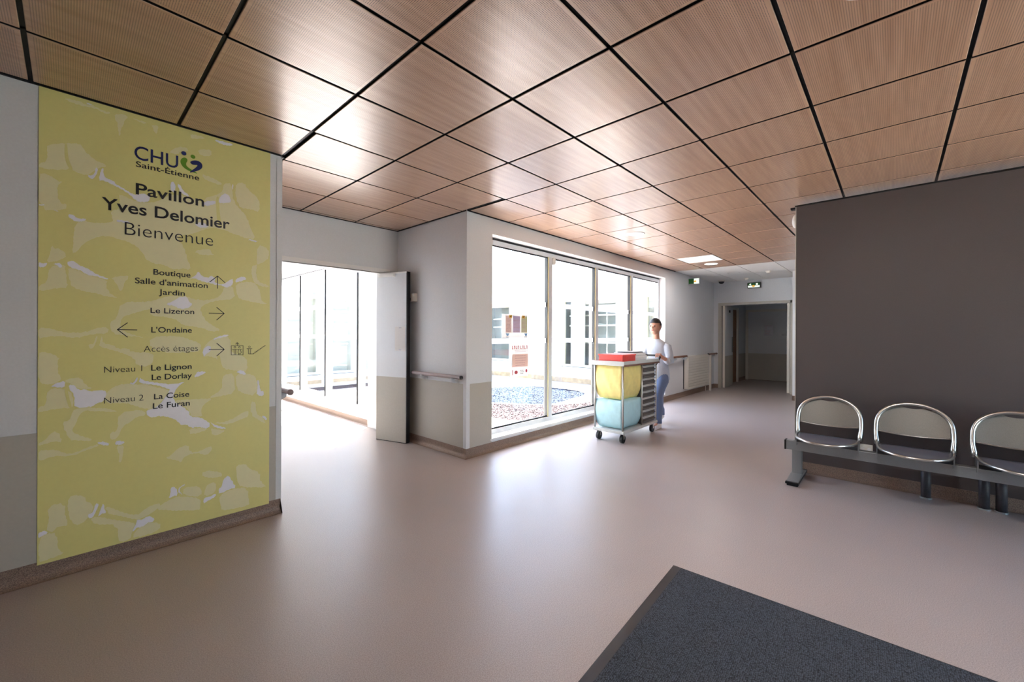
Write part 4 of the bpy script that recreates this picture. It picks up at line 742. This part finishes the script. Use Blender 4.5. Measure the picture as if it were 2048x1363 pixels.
# exit signs
t = thing('exit_sign', 'green and white exit sign facing the hall above the far doorway', 'exit sign', (10.88, 2.40, 2.47))
obj('housing', BX(10.87, 10.95, 2.27, 2.54, 2.41, 2.53), 'blackplastic', t)
obj('light_face', BX(10.866, 10.87, 2.285, 2.525, 2.42, 2.465), 'exitwhite', t)
obj('green_face', BX(10.866, 10.87, 2.285, 2.525, 2.465, 2.522), 'exitgreen', t)
# running figure, arrow and door drawn on the face
g = bmesh.new(); box(g, 10.863, 10.866, 2.32, 2.36, 2.475, 2.515); box(g, 10.863, 10.866, 2.46, 2.475, 2.475, 2.512); box(g, 10.863, 10.866, 2.475, 2.50, 2.488, 2.5)
obj('pictogram', g, 'exitwhite', t)
g = bmesh.new(); ball(g, (10.862, 2.41, 2.452), .022, .3, 1.4, 1); obj('lamp', g, 'exitamber', t)
t = thing('exit_sign', 'exit sign seen edge-on, sticking out of the wall past the window', 'exit sign', (9.2, 3.2, 2.47))
obj('housing', BX(9.19, 9.26, 3.06, 3.297, 2.40, 2.53), 'alu', t)
obj('light_face', BX(9.186, 9.19, 3.075, 3.175, 2.41, 2.52), 'exitwhite', t)
obj('green_face', BX(9.186, 9.19, 3.175, 3.285, 2.41, 2.52), 'exitgreen', t)
obj('lamp', ball(bmesh.new(), (9.184, 3.15, 2.46), .02, .3, 1.3, 1), 'exitamber', t)
# door magnet box on the wall, sensor in the window head, bell on the partition end
t = thing('door_holder', 'small cream magnet box fixed to the wall behind the open door', 'door magnet', (2.85, 4.24, 1.74))
obj('casing', BX(2.795, 2.85, 4.20, 4.28, 1.69, 1.79), 'offwhite', t, bevel=.004)
obj('magnet', TB([(2.795, 4.26, 1.72), (2.765, 4.28, 1.72)], .018, 12), 'blackplastic', t)
t = thing('sensor', 'small round white sensor at the top of the window next to the first mullion', 'sensor', (4.50, 3.405, 2.30))
obj('cover', ball(bmesh.new(), (4.50, 3.40, 2.30), .05, .8, .3, 1), 'offwhite', t, smooth=True)
obj('backplate', BX(4.475, 4.525, 3.408, 3.412, 2.25, 2.35), 'offwhite', t)
t = thing('wall_sensor', 'white rounded sensor on the top end of the dark partition', 'sensor', (4.85, .72, 2.42))
obj('cover', ball(bmesh.new(), (4.85, .715, 2.42), .05, .8, .55, 1.3), 'white', t, smooth=True)
obj('bracket', BX(4.82, 4.88, .706, .75, 2.535, 2.552), 'black', t)

# ================================================================== NOTICES
def bars(bm, x0, x1, y, z0, z1, n, h, seed):
    r = random.Random(seed)
    for k in range(n):
        z = z1 - (z1 - z0) * (k + .5) / n; m_ = r.uniform(0, .12) * (x1 - x0)
        x = x0 + m_
        while x < x1 - m_ - .006:
            L_ = min(r.uniform(.008, .03), x1 - m_ - x); box(bm, x, x + L_, y - .0004, y, z - h / 2, z + h / 2); x += L_ + .005
t = thing('poster', 'wide notice in pink, purple and green columns taped inside the window', 'poster', (3.77, 3.452, 1.26))
obj('sheet', BX(3.535, 4.005, 3.4475, 3.4485, 1.262, 1.55), 'paper', t)
for a, b, m in ((3.60, 3.70, 'pink'), (3.73, 3.86, 'lilac'), (3.885, 3.995, 'lime')):
    cpart = obj('column', BX(a, b, 3.4470, 3.4475, 1.325, 1.53), m, t)
    g = bmesh.new(); bars(g, a + .01, b - .01, 3.4470, 1.33, 1.50, 10, .004, a); obj('text_lines', g, 'mark', cpart)
for a in (3.66, 3.90):
    g = bmesh.new(); box(g, a, a + .05, 3.4462, 3.4468, 1.505, 1.54); o = obj('badge', g, 'amberink', t)
    g = bmesh.new(); box(g, a + .012, a + .022, 3.4456, 3.4462, 1.513, 1.53); box(g, a + .03, a + .042, 3.4456, 3.4462, 1.52, 1.535); obj('badge_mark', g, 'ink', o)
for a in (3.60, 3.94):
    g = bmesh.new(); prism(g, [(a, 1.315), (a + .065, 1.315), (a + .045, 1.285), (a + .02, 1.285)], 3.4462, 3.4468); obj('emblem', g, 'blueink', t)
    g = bmesh.new(); bars(g, a, a + .06, 3.4466, 1.264, 1.276, 1, .006, a); obj('caption', g, 'ink', t)
t = thing('poster', 'tall menu-like notice with a pink box taped below the coloured one', 'poster', (3.87, 3.452, .78))
obj('sheet', BX(3.70, 4.02, 3.4475, 3.4485, .775, 1.188), 'paper', t)
g = bmesh.new()
for k, x in enumerate((3.715, 3.75, 3.785, 3.82, 3.87, 3.905, 3.945, 3.98)):
    z = 1.14; box(g, x, x + .007, 3.4468, 3.4475, z - .02, z + .02)
    if k % 2: box(g, x, x + .022, 3.4468, 3.4475, z + .012, z + .02); box(g, x + .016, x + .022, 3.4468, 3.4475, z - .02, z + .012)
    else: box(g, x, x + .02, 3.4468, 3.4475, z - .02, z - .012)
obj('title', g, 'redink', t)
g = bmesh.new(); bars(g, 3.76, 3.98, 3.4475, 1.075, 1.115, 2, .005, 3); obj('text_lines', g, 'mark', t)
pb = obj('pink_box', BX(3.72, 4.015, 3.4468, 3.4474, .895, 1.055), 'pink', t)
g = bmesh.new(); bars(g, 3.75, 3.99, 3.4468, .90, 1.05, 5, .005, 5); obj('text_lines', g, 'mark', pb)
g = bmesh.new(); ball(g, (3.79, 3.4472, .83), .022, 1.4, .02, 1, 12, 6); ball(g, (3.985, 3.4472, .84), .018, 1, .02, 1.2, 12, 6); box(g, 3.72, 3.73, 3.4468, 3.4475, .80, .86); obj('drawing', g, 'redink', t)
g = bmesh.new(); bars(g, 3.86, 3.94, 3.4475, .80, .86, 3, .006, 9); obj('drawing', g, 'ink', t)
t = thing('notice', 'crinkled clear sleeve with a paper on the big door of the dark passage', 'notice', (13.65, 2.63, 1.3))
obj('sleeve', BX(13.648, 13.655, 2.52, 2.76, 1.29, 1.60), 'plastic_sleeve', t)
g = bmesh.new(); ry = random.Random(2)
for k in range(9): z = 1.58 - k * .032; box(g, 13.646, 13.648, 2.74 - ry.uniform(.05, .18), 2.74, z - .006, z)
obj('text_lines', g, 'mark', t)
t = thing('notice', 'pale blank sheet taped to the open grey door leaf', 'notice', (2.612, 4.70, 1.10), math.atan2(-.478, .143))
obj('sheet', BX(.30, .455, -.0265, -.0255, 0, .29), 'paper', t, world=False)
for z in (.005, .27): obj('tape', BX(.36, .40, -.0275, -.0265, z, z + .015), 'plastic_sleeve', t, world=False)
for y0, lab in ((.18, 'white double socket on the dark partition behind the first seat gap'), (-.70, 'white socket low on the dark partition behind the third seat')):
    t = thing('wall_socket', lab, 'socket', (4.80, y0, .30))
    obj('plate', BX(4.788, 4.80, y0 - .045, y0 + .045, .265, .345), 'offwhite', t, bevel=.003)
    g = bmesh.new()
    for s in (-.022, .022): tube(g, [(4.788, y0 + s, .305), (4.786, y0 + s, .305)], .014, 12)
    obj('outlet', g, 'paper', t)

# ================================================================== ENTRANCE MAT
mr_ = math.radians(-3.4)
t = thing('entrance_mat', 'large charcoal loop-pile entrance mat with a rubber edge', 'mat', (2.328, .91, 0), 0)
t.rotation_euler = (0, 0, math.radians(2.6))
obj('rubber_edge', BX(-1.6, 0, -2.4, 0, 0, .005), 'blackplastic', t, world=False)
g = bmesh.new(); nx, ny = 60, 90; vv = [[g.verts.new((-1.58 + 1.568 * i / nx, -2.38 + 2.335 * j / ny, .0095 + random.uniform(-.0006, .0006))) for j in range(ny + 1)] for i in range(nx + 1)]
for i in range(nx):
    for j in range(ny): g.faces.new((vv[i][j], vv[i + 1][j], vv[i + 1][j + 1], vv[i][j + 1]))
e = bmesh.ops.extrude_face_region(g, geom=[f for f in g.faces]); 
for v in [q for q in e['geom'] if isinstance(q, bmesh.types.BMVert)]: v.co.z = .004
obj('pile', g, 'carpet', t, world=False)

# ================================================================== BEAM SEATING
bn = thing('bench', 'row of grey metal seats with arched backs on a long beam along the dark partition', 'bench', (4.5, -.3, 0))
obj('beam', BX(4.435, 4.50, -2.15, .718, .275, .355), 'steelgrey', bn, bevel=.003)
obj('end_cap', BX(4.433, 4.502, .718, .73, .273, .357), 'blackplastic', bn)
for y in (.645, -2.05):
    lgp = obj('leg', BX(4.49, 4.555, y - .036, y + .036, .055, .276), 'steelgrey', bn, bevel=.003)
    g = bmesh.new(); prism(g, [(4.27, .022), (4.27, .036), (4.47, .056), (4.58, .056), (4.72, .040), (4.72, .022)], y - .045, y + .045); obj('foot', g, 'steelgrey', lgp, bevel=.003)
    obj('foot_cap', BX((4.245, 4.27, y - .047, y + .047, .020, .038), (4.72, 4.735, y - .047, y + .047, .02, .042), (4.27, 4.72, y - .0465, y - .0455, .02, .035), (4.27, 4.72, y + .0455, y + .0465, .02, .035)), 'blackplastic', lgp)
    obj('glide', BX((4.27, 4.33, y - .04, y + .04, 0, .022), (4.66, 4.71, y - .04, y + .04, 0, .022)), 'gasket', lgp)
def seat_z(x, y): return .432 - .012 * math.exp(-((x - 4.32) / .12) ** 2 - (y / .17) ** 2) - .01 * max(0, (4.16 - x) / .08)
first = None
def outline(hw, n=26, x_back=4.50, dx=.38, e=2.6):
    pts = []
    for k in range(n + 1):
        t_ = math.pi * k / n; c_, s_ = math.cos(t_), math.sin(t_)
        pts.append((x_back - dx * abs(s_) ** (2 / e), hw * (1 if c_ > 0 else -1) * abs(c_) ** (2 / e)))
    return pts
for k, yc in enumerate((.425, -.112, -.650, -1.187, -1.725)):
    parts = []
    def P(name, bm, m, par, **kw):
        o = obj(name, bm, m, par, **kw); return o
    if k == 0:
        # seat pan
        g = bmesh.new(); O = outline(.205); rows = []
        for s in [i / 8 for i in range(9)]:
            rows.append([g.verts.new((4.50 + (x - 4.50) * s if True else 0, yc + y * (.15 + .85 * s) , seat_z(4.50 + (x - 4.50) * s, y * s))) for x, y in O])
        for a, b in zip(rows, rows[1:]):
            for q in range(len(O) - 1): g.faces.new((a[q], a[q + 1], b[q + 1], b[q]))
        g.faces.new(rows[0])
        ex = bmesh.ops.extrude_face_region(g, geom=list(g.faces))
        for v in [q for q in ex['geom'] if isinstance(q, bmesh.types.BMVert)]: v.co.z -= .006
        seat = P('seat', g, 'seat', bn, smooth=True)
        rim = P('seat_rim', TB([(x, yc + y, seat_z(x, y * .9) + .0) for x, y in outline(.212, 30, 4.52, .405)], .010, 10), 'silver', seat, smooth=True)
        # arched back frame: tube up one side, over and down
        pts = []
        HW, ZS, ZT = .222, .555, .752
        bx = lambda z: 4.54 + (z - .43) * .30
        for z in (.415, .45, .50, .53): pts.append((bx(z) - (.008 if z < .46 else 0), HW - (.006 if z < .46 else 0), z))
        for i in range(25):
            a = math.pi * i / 24; z = ZS + (ZT - ZS) * (abs(math.sin(a)) ** .82); pts.append((bx(z), HW * math.cos(a), z))
        for z in (.53, .50, .45, .415): pts.append((bx(z) - (.008 if z < .46 else 0), -HW + (.006 if z < .46 else 0), z))
        rr = [.017 if z < .49 else .0145 for x, y, z in pts]
        back_frame = P('back_frame', tube(bmesh.new(), [(x, yc + y, z) for x, y, z in pts], rr, 12), 'silver', bn, smooth=True)
        # perforated back shell with hand slot below the top of the arch
        g = bmesh.new(); N = 24; lo, hi = [], []
        for i in range(N + 1):
            y = -.205 + .41 * i / N; u_ = y / .205
            zb = .520 - .018 * (1 - u_ * u_); 
            zt = ZS + (ZT - .012 - ZS) * max(0, 1 - (abs(y) / .222) ** 2) ** .41
            if abs(y) < .085: zt = min(zt, .742 - .030 * (1 - (y / .085) ** 2) ** .7)
            lo.append((y, zb)); hi.append((y, zt))
        R_ = 6; grid = []
        for q in range(R_ + 1):
            row = []
            for (y, a), (_, b) in zip(lo, hi):
                z = a + (b - a) * q / R_; dish = .028 * (1 - (y / .22) ** 2); row.append(g.verts.new((bx(z) + dish, yc + y, z)))
            grid.append(row)
        for a, b in zip(grid, grid[1:]):
            for q in range(N): g.faces.new((a[q], a[q + 1], b[q + 1], b[q]))
        ex = bmesh.ops.extrude_face_region(g, geom=list(g.faces))
        for v in [q for q in ex['geom'] if isinstance(q, bmesh.types.BMVert)]: v.co.x += .004
        backrest = P('backrest', g, 'back', bn, smooth=False)
        e_ = P('backrest_rim', TB([(bx(z) + .028 * (1 - (y / .22) ** 2) - .002, yc + y, z) for y, z in lo], .005, 8), 'silver', backrest, smooth=True)
        brk = P('seat_bracket', BX((4.40, 4.54, yc - .215, yc - .208, .33, .42), (4.40, 4.54, yc + .208, yc + .215, .33, .42), (4.40, 4.54, yc - .208, yc + .208, .355, .362), (4.40, 4.42, yc - .10, yc + .10, .362, .41)), 'steelgrey', bn)
        first = (seat, back_frame, backrest, brk); y_first = yc
    else:
        for s in first:
            c = s.copy(); C.objects.link(c); c.parent = bn; c.location.y = s.location.y + (yc - y_first)
            for ch in s.children:
                d = ch.copy(); C.objects.link(d); d.parent = c
# dark lagged pipes coming out of the partition and into the floor
def pipe(y, lab, z=.20):
    t = thing('pipe', lab, 'pipe', (4.70, y, 0))
    obj('pipe_run', TB([(4.80, y, z), (4.745, y, z), (4.715, y, z - .012), (4.70, y, z - .045), (4.70, y, .0)], .030, 14), 'pipe', t, smooth=True)
    obj('floor_collar', TB([(4.70, y, 0), (4.70, y, .010)], .036, 16), 'steelgrey', t)
pipe(-.19, 'dark lagged pipe under the middle of the seat row', .20)
pipe(-.50, 'left one of the dark pipe pair under the third seat', .22)
pipe(-.585, 'right one of the dark pipe pair under the third seat', .22)

# ================================================================== CART
ct = thing('service_cart', 'service trolley with yellow and pale blue bags and a red box in front', 'cart', (4.9, 2.56, 0))
X0, X1, Y0, Y1 = 4.46, 5.42, 2.34, 2.76
obj('base', BX(X0, X1, Y0, Y1, .12, .155), 'cartgrey', ct, bevel=.006)
for x in (X0 + .07, X1 - .07):
    for y in (Y0 + .05, Y1 - .05):
        c = obj('caster', TB([(x, y - .016, .05), (x, y + .016, .05)], .05, 18), 'gasket', ct)
        for q in (-.024, .018): obj('fork', BX(x - .012, x + .012, y + q, y + q + .006, .05, .12), 'silver', c)
for x in (X0 + .02, 4.98, X1 - .02):
    for y in (Y0 + .02, Y1 - .02): obj('post', TB([(x, y, .155), (x, y, .93)], .012, 8), 'silver', ct, smooth=True)
def bag(name, x0, x1, y0, y1, z0, z1, m, lab):
    g = bmesh.new(); n = 9; rings = []; q = 10
    for k in range(n + 1):
        s = k / n; z = z0 + (z1 - z0) * s; b = .018 * math.sin(math.pi * s) - (.05 * (1 - s) ** 4)
        ring = []
        P_ = []
        for (ax, ay), (bx_, by) in (((x0, y0), (x1, y0)), ((x1, y0), (x1, y1)), ((x1, y1), (x0, y1)), ((x0, y1), (x0, y0))):
            for i in range(q): P_.append((ax + (bx_ - ax) * i / q, ay + (by - ay) * i / q))
        cx_, cy_ = (x0 + x1) / 2, (y0 + y1) / 2
        for i, (x, y) in enumerate(P_):
            d = Vector((x - cx_, y - cy_)); L_ = d.length; w_ = b + .006 * math.sin(i * 1.9 + k)
            ring.append(g.verts.new((x + d.x / L_ * w_, y + d.y / L_ * w_, z)))
        rings.append(ring)
    for a, b in zip(rings, rings[1:]):
        for i in range(len(a)): g.faces.new((a[i], a[(i + 1) % len(a)], b[(i + 1) % len(a)], b[i]))
    g.faces.new(rings[0][::-1]); g.faces.new(rings[-1])
    return obj(name, g, m, ct, smooth=True, label=lab)
bag('bag', X0 + .03, 4.96, Y0 + .03, Y1 - .03, .52, .925, 'bagyellow', 'yellow bag hung in the upper front of the cart')
bag('bag', X0 + .03, 4.96, Y0 + .03, Y1 - .03, .165, .51, 'bagcyan', 'pale blue bag in the lower front of the cart')
cb = obj('cabinet', BX(5.0, X1 - .035, Y0 + .03, Y1 - .03, .16, .925), 'cartdark', ct, label='dark louvred cabinet at the pusher end')
for k in range(18):
    z = .18 + k * .041
    g = bmesh.new()
    for yy, s in ((Y0 + .03, -1),): prism(g, [(yy, z), (yy + s * .018, z + .006), (yy + s * .018, z + .014), (yy, z + .026)], 5.01, X1 - .045, 'x')
    obj('louvre', g, 'cartgrey' if k % 2 else 'cartdark', cb)
obj('top_tray', BX((X0 - .01, X1 + .01, Y0 - .01, Y1 + .01, .93, .945), (X0 - .01, X1 + .01, Y0 - .01, Y0, .945, .985), (X0 - .01, X1 + .01, Y1, Y1 + .01, .945, .985), (X0 - .01, X0, Y0, Y1, .945, .985), (X1, X1 + .01, Y0, Y1, .945, .985)), 'cartgrey', ct)
obj('bumper', BX((X0 - .015, X1 + .015, Y0 - .018, Y0 - .01, .925, .945)), 'railbrown', ct)
obj('push_handle', TB([(X1 - .02, Y0 + .02, .90), (X1 + .07, Y0 + .0, 1.0), (X1 + .085, Y0 + .015, 1.02), (X1 + .085, Y1 - .015, 1.02), (X1 + .07, Y1, 1.0), (X1 - .02, Y1 - .02, .90)], .013, 10), 'blackplastic', ct, smooth=True)
t = thing('box', 'low red plastic box at the front of the trolley top', 'box', (4.60, 2.52, .945))
obj('body', BX((4.47, 4.80, 2.36, 2.68, .945, .955), (4.47, 4.80, 2.36, 2.37, .955, 1.05), (4.47, 4.80, 2.67, 2.68, .955, 1.05), (4.47, 4.48, 2.37, 2.67, .955, 1.05), (4.79, 4.80, 2.37, 2.67, .955, 1.05)), 'redplastic', t)
obj('lid', BX(4.462, 4.808, 2.352, 2.688, 1.05, 1.065), 'redplastic', t, bevel=.004)
for k in range(4):
    z = .945 + .032 * k
    t = thing('towel', 'folded white linen on the trolley behind the red box, %s of the pile' % ('bottom', 'second from bottom', 'second from top', 'top')[k], 'linen', (5.0, 2.53, z), group='folded linen pile')
    g = bmesh.new(); prism(g, [(4.84, z), (5.18 - .01 * k, z), (5.19 - .01 * k, z + .015), (5.18 - .01 * k, z + .031), (4.84, z + .031), (4.835 , z + .015)], 2.38 + .01 * (k % 2), 2.68)
    obj('fold', g, 'linen', t, bevel=.004)
    obj('hem', BX(4.85, 5.16 - .01 * k, 2.376 + .01 * (k % 2), 2.379 + .01 * (k % 2), z + .012, z + .018), 'paper', t)
t = thing('folder', 'flat dark folder lying on the linen of the trolley', 'folder', (5.0, 2.53, 1.073))
obj('cover', BX(4.86, 5.14, 2.42, 2.64, 1.073, 1.083), 'pipe', t, bevel=.002)
obj('papers', BX(4.87, 5.13, 2.43, 2.645, 1.0835, 1.088), 'paper', t)

# ================================================================== PERSON
def skin_mesh(verts, edges, radii, root=0, sub=2):
    me = bpy.data.meshes.new('s'); me.from_pydata([Vector(v) for v in verts], edges, []); o = bpy.data.objects.new('s', me); C.objects.link(o)
    sm = o.modifiers.new('k', 'SKIN'); sm.use_smooth_shade = True
    for i, r in enumerate(radii):
        d = me.skin_vertices[0].data[i]; d.radius = r if isinstance(r, tuple) else (r, r); d.use_root = (i == root)
    ss = o.modifiers.new('u', 'SUBSURF'); ss.levels = sub; ss.render_levels = sub
    out = bpy.data.meshes.new_from_object(o.evaluated_get(bpy.context.evaluated_depsgraph_get()))
    bpy.data.objects.remove(o); bpy.data.meshes.remove(me); return out
def chain(paths):
    V, E, R = [], [], []; idx = {}
    for p in paths:
        prev = None
        for nm, co, r in p:
            if nm in idx: i = idx[nm]
            else: i = len(V); V.append(co); R.append(r); idx[nm] = i
            if prev is not None: E.append((prev, i))
            prev = i
    return V, E, R
# local frame: faces -x, left hand is -y
pe = thing('person', 'person in pale blue tunic and blue trousers pushing the trolley along the window', 'person', (5.81, 2.50, 0))
HZ = .815
paths = [
 [('pel', (0, 0, HZ), (.07, .06)), ('waist', (-.02, 0, HZ + .13), (.08, .065)), ('chest', (-.055, 0, HZ + .28), (.088, .062)), ('neck0', (-.075, 0, HZ + .40), (.055, .05)), ('neck1', (-.088, 0, HZ + .46), (.044, .046)), ('head0', (-.10, 0, HZ + .55), (.046, .05)), ('head1', (-.11, 0, HZ + .61), (.04, .04))],
]
for s, fx, kx, kz, fz, nm in ((-1, -.20, -.17, .45, .07, 'L'), (1, .235, .06, .44, .11, 'R')):
    paths.append([('pel', 0, 0), ('hip' + nm, (-.01, s * .075, HZ - .06), .055), ('thigh' + nm, ((kx) * .5, s * .078, (HZ + kz) / 2), .06), ('knee' + nm, (kx, s * .075, kz), .052), ('calf' + nm, ((kx + fx) / 2 + .02, s * .073, (kz + fz) / 2 + .04), .05), ('ank' + nm, (fx, s * .07, fz), .033), ('ball' + nm, (fx - .12, s * .072, fz - .042 if s < 0 else .03), .03)])
    paths.append([('chest', 0, 0), ('sh' + nm, (-.068, s * .14, HZ + .325), .036), ('elb' + nm, (-.08, s * .205, HZ + .10), .036), ('wr' + nm, (-.245, s * .135, HZ + .195), .025), ('hand' + nm, (-.285, s * .125, HZ + .213), (.03, .017))])
V_, E_, R_2 = chain(paths)
body = skin_mesh(V_, E_, R_2)
bm = bmesh.new(); bm.from_mesh(body); bpy.data.meshes.remove(body)
hx, hz_ = -.290, 1.02
for s in (-1, 1):
    for k in range(4):
        y = s * .125 + (k - 1.5) * .019; L_ = (.9, 1, .96, .8)[k]
        f = skin_mesh([(hx + .02, y, hz_ + .012), (hx - .004, y, hz_ + .026), (hx - .026, y, hz_ + .012 * L_), (hx - .026, y, hz_ - .014 * L_), (hx - .008, y, hz_ - .026 * L_)], [(0, 1), (1, 2), (2, 3), (3, 4)], [.0095, .0088, .0082, .0078, .007], sub=1)
        bm.from_mesh(f); bpy.data.meshes.remove(f)
    y = s * .125 - s * .036
    f = skin_mesh([(hx + .03, y + s * .012, hz_ + .005), (hx + .022, y - s * .002, hz_ - .008), (hx + .008, y - s * .006, hz_ - .022), (hx - .008, y - s * .004, hz_ - .028)], [(0, 1), (1, 2), (2, 3)], [.011, .010, .009, .008], sub=1)
    bm.from_mesh(f); bpy.data.meshes.remove(f)
HC = Vector((-.12, 0, HZ + .605))
ball(bm, HC, .1, .86, .74, 1.08, 22, 16)                                  # skull
ball(bm, HC + Vector((-.026, 0, -.055)), .06, .95, .86, .95, 18, 12)      # jaw
ball(bm, HC + Vector((-.09, 0, -.015)), .013, 1.1, .8, 1.5, 10, 8)      # nose
for s in (-1, 1): ball(bm, HC + Vector((.008, s * .075, -.005)), .02, .6, .35, 1.1, 10, 8)   # ears
obj('body', bm, 'skin', pe, smooth=True, world=False)
g = bmesh.new()
for s in (-1, 1): ball(g, HC + Vector((-.078, s * .028, .008)), .0095, .7, 1.3, .75, 10, 8)
obj('eyes', g, 'ink', pe, smooth=True, world=False)
g = bmesh.new(); ball(g, HC + Vector((-.081, 0, -.052)), .016, .35, 1.2, .28, 10, 8); obj('mouth', g, 'redink', pe, smooth=True, world=False)
g = bmesh.new(); ball(g, HC + Vector((.012, 0, .018)), .1, .93, .84, 1.06, 26, 20)
bmesh.ops.delete(g, geom=[v for v in g.verts if (v.co.x < HC.x - .03 and v.co.z < HC.z + .05) or v.co.z < HC.z - .06 or (v.co.x < HC.x + .02 and v.co.z < HC.z + .005)], context='VERTS')
for v in g.verts: v.co += Vector((random.uniform(-.003, .003),) * 3)
ex = bmesh.ops.extrude_face_region(g, geom=list(g.faces))
obj('hair', g, 'hair', pe, smooth=True, world=False)
# tunic: lofted around the trunk, with sleeves
def loft(bm, rings, n=28):
    R = [[bm.verts.new((cx + rx * math.cos(2 * math.pi * k / n) * (1 + .015 * math.sin(k * 2.3 + z * 40)), ry * math.sin(2 * math.pi * k / n), z)) for k in range(n)] for z, cx, rx, ry in rings]
    for A, B in zip(R, R[1:]):
        for k in range(n): bm.faces.new((A[k], A[(k + 1) % n], B[(k + 1) % n], B[k]))
    bm.faces.new(R[0][::-1]); bm.faces.new(R[-1])
g = bmesh.new()
loft(g, [(HZ + dz, cx, rx, ry) for dz, cx, rx, ry in ((-.15, .0, .128, .162), (-.08, 0, .124, .158), (.0, -.002, .118, .150), (.08, -.012, .106, .138), (.16, -.024, .104, .137), (.24, -.042, .112, .146), (.31, -.056, .112, .155), (.355, -.064, .10, .150), (.388, -.068, .083, .120), (.41, -.072, .064, .082), (.43, -.077, .052, .056))])
for s in (-1, 1):
    tube(g, [(-.062, s * .10, HZ + .335), (-.066, s * .155, HZ + .315), (-.074, s * .19, HZ + .20), (-.082, s * .205, HZ + .11), (-.115, s * .192, HZ + .115), (-.16, s * .172, HZ + .145)], [.05, .06, .052, .05, .046, .042], 16)
obj('tunic', g, 'tunic', pe, smooth=True, world=False)
g = bmesh.new()
ball(g, (.002, 0, HZ - .06), .1, 1.14, 1.42, 1.1, 22, 14)
for s, fx, kx, kz, fz, nm in ((-1, -.20, -.17, .45, .07, 'L'), (1, .235, .06, .44, .11, 'R')):
    tube(g, [(-.005, s * .07, HZ - .06), (kx * .3, s * .078, HZ - .17), (kx * .75, s * .077, kz + .1), (kx, s * .076, kz), ((kx * .7 + fx * .3) + .012, s * .075, kz * .7 + fz * .3), ((kx + fx) / 2 + .015, s * .074, (kz + fz) / 2), (fx + .012, s * .071, fz + .07), (fx + .006, s * .071, fz + .0)], [.078, .088, .074, .066, .066, .064, .058, .060], 18)
obj('trousers', g, 'jeans', pe, smooth=True, world=False)
for s, fx, lift, pitch in ((-1, -.20, 0, 0), (1, .235, .0, .32)):
    g = bmesh.new(); prof = [(.055, .0), (.06, .035), (.045, .085), (-.01, .085), (-.06, .062), (-.13, .045), (-.175, .03), (-.18, .0)]
    rows = []
    for q, (u_, wd) in enumerate(((-1, .6), (-.85, .9), (0, 1), (.85, .9), (1, .6))):
        rows.append([g.verts.new((x * (.94 if abs(u_) == 1 else 1), u_ * .042 * (1 if x > -.05 else 1.08), max(0, z * wd))) for x, z in prof])
    for a, b in zip(rows, rows[1:]):
        for i in range(len(prof)): g.faces.new((a[i], a[(i + 1) % len(prof)], b[(i + 1) % len(prof)], b[i]))
    g.faces.new(rows[0]); g.faces.new(rows[-1][::-1])
    for v in g.verts:
        if pitch:
            x, z = v.co.x + .17, v.co.z; v.co.x = x * math.cos(pitch) - z * math.sin(pitch) - .17 + .01; v.co.z = x * math.sin(pitch) + z * math.cos(pitch)
        v.co.x += fx; v.co.y += s * .071; v.co.z = max(v.co.z, 0)
    sh = obj('shoe', g, 'shoe', pe, world=False, bevel=.008, smooth=True)
bpy.context.view_layer.update()
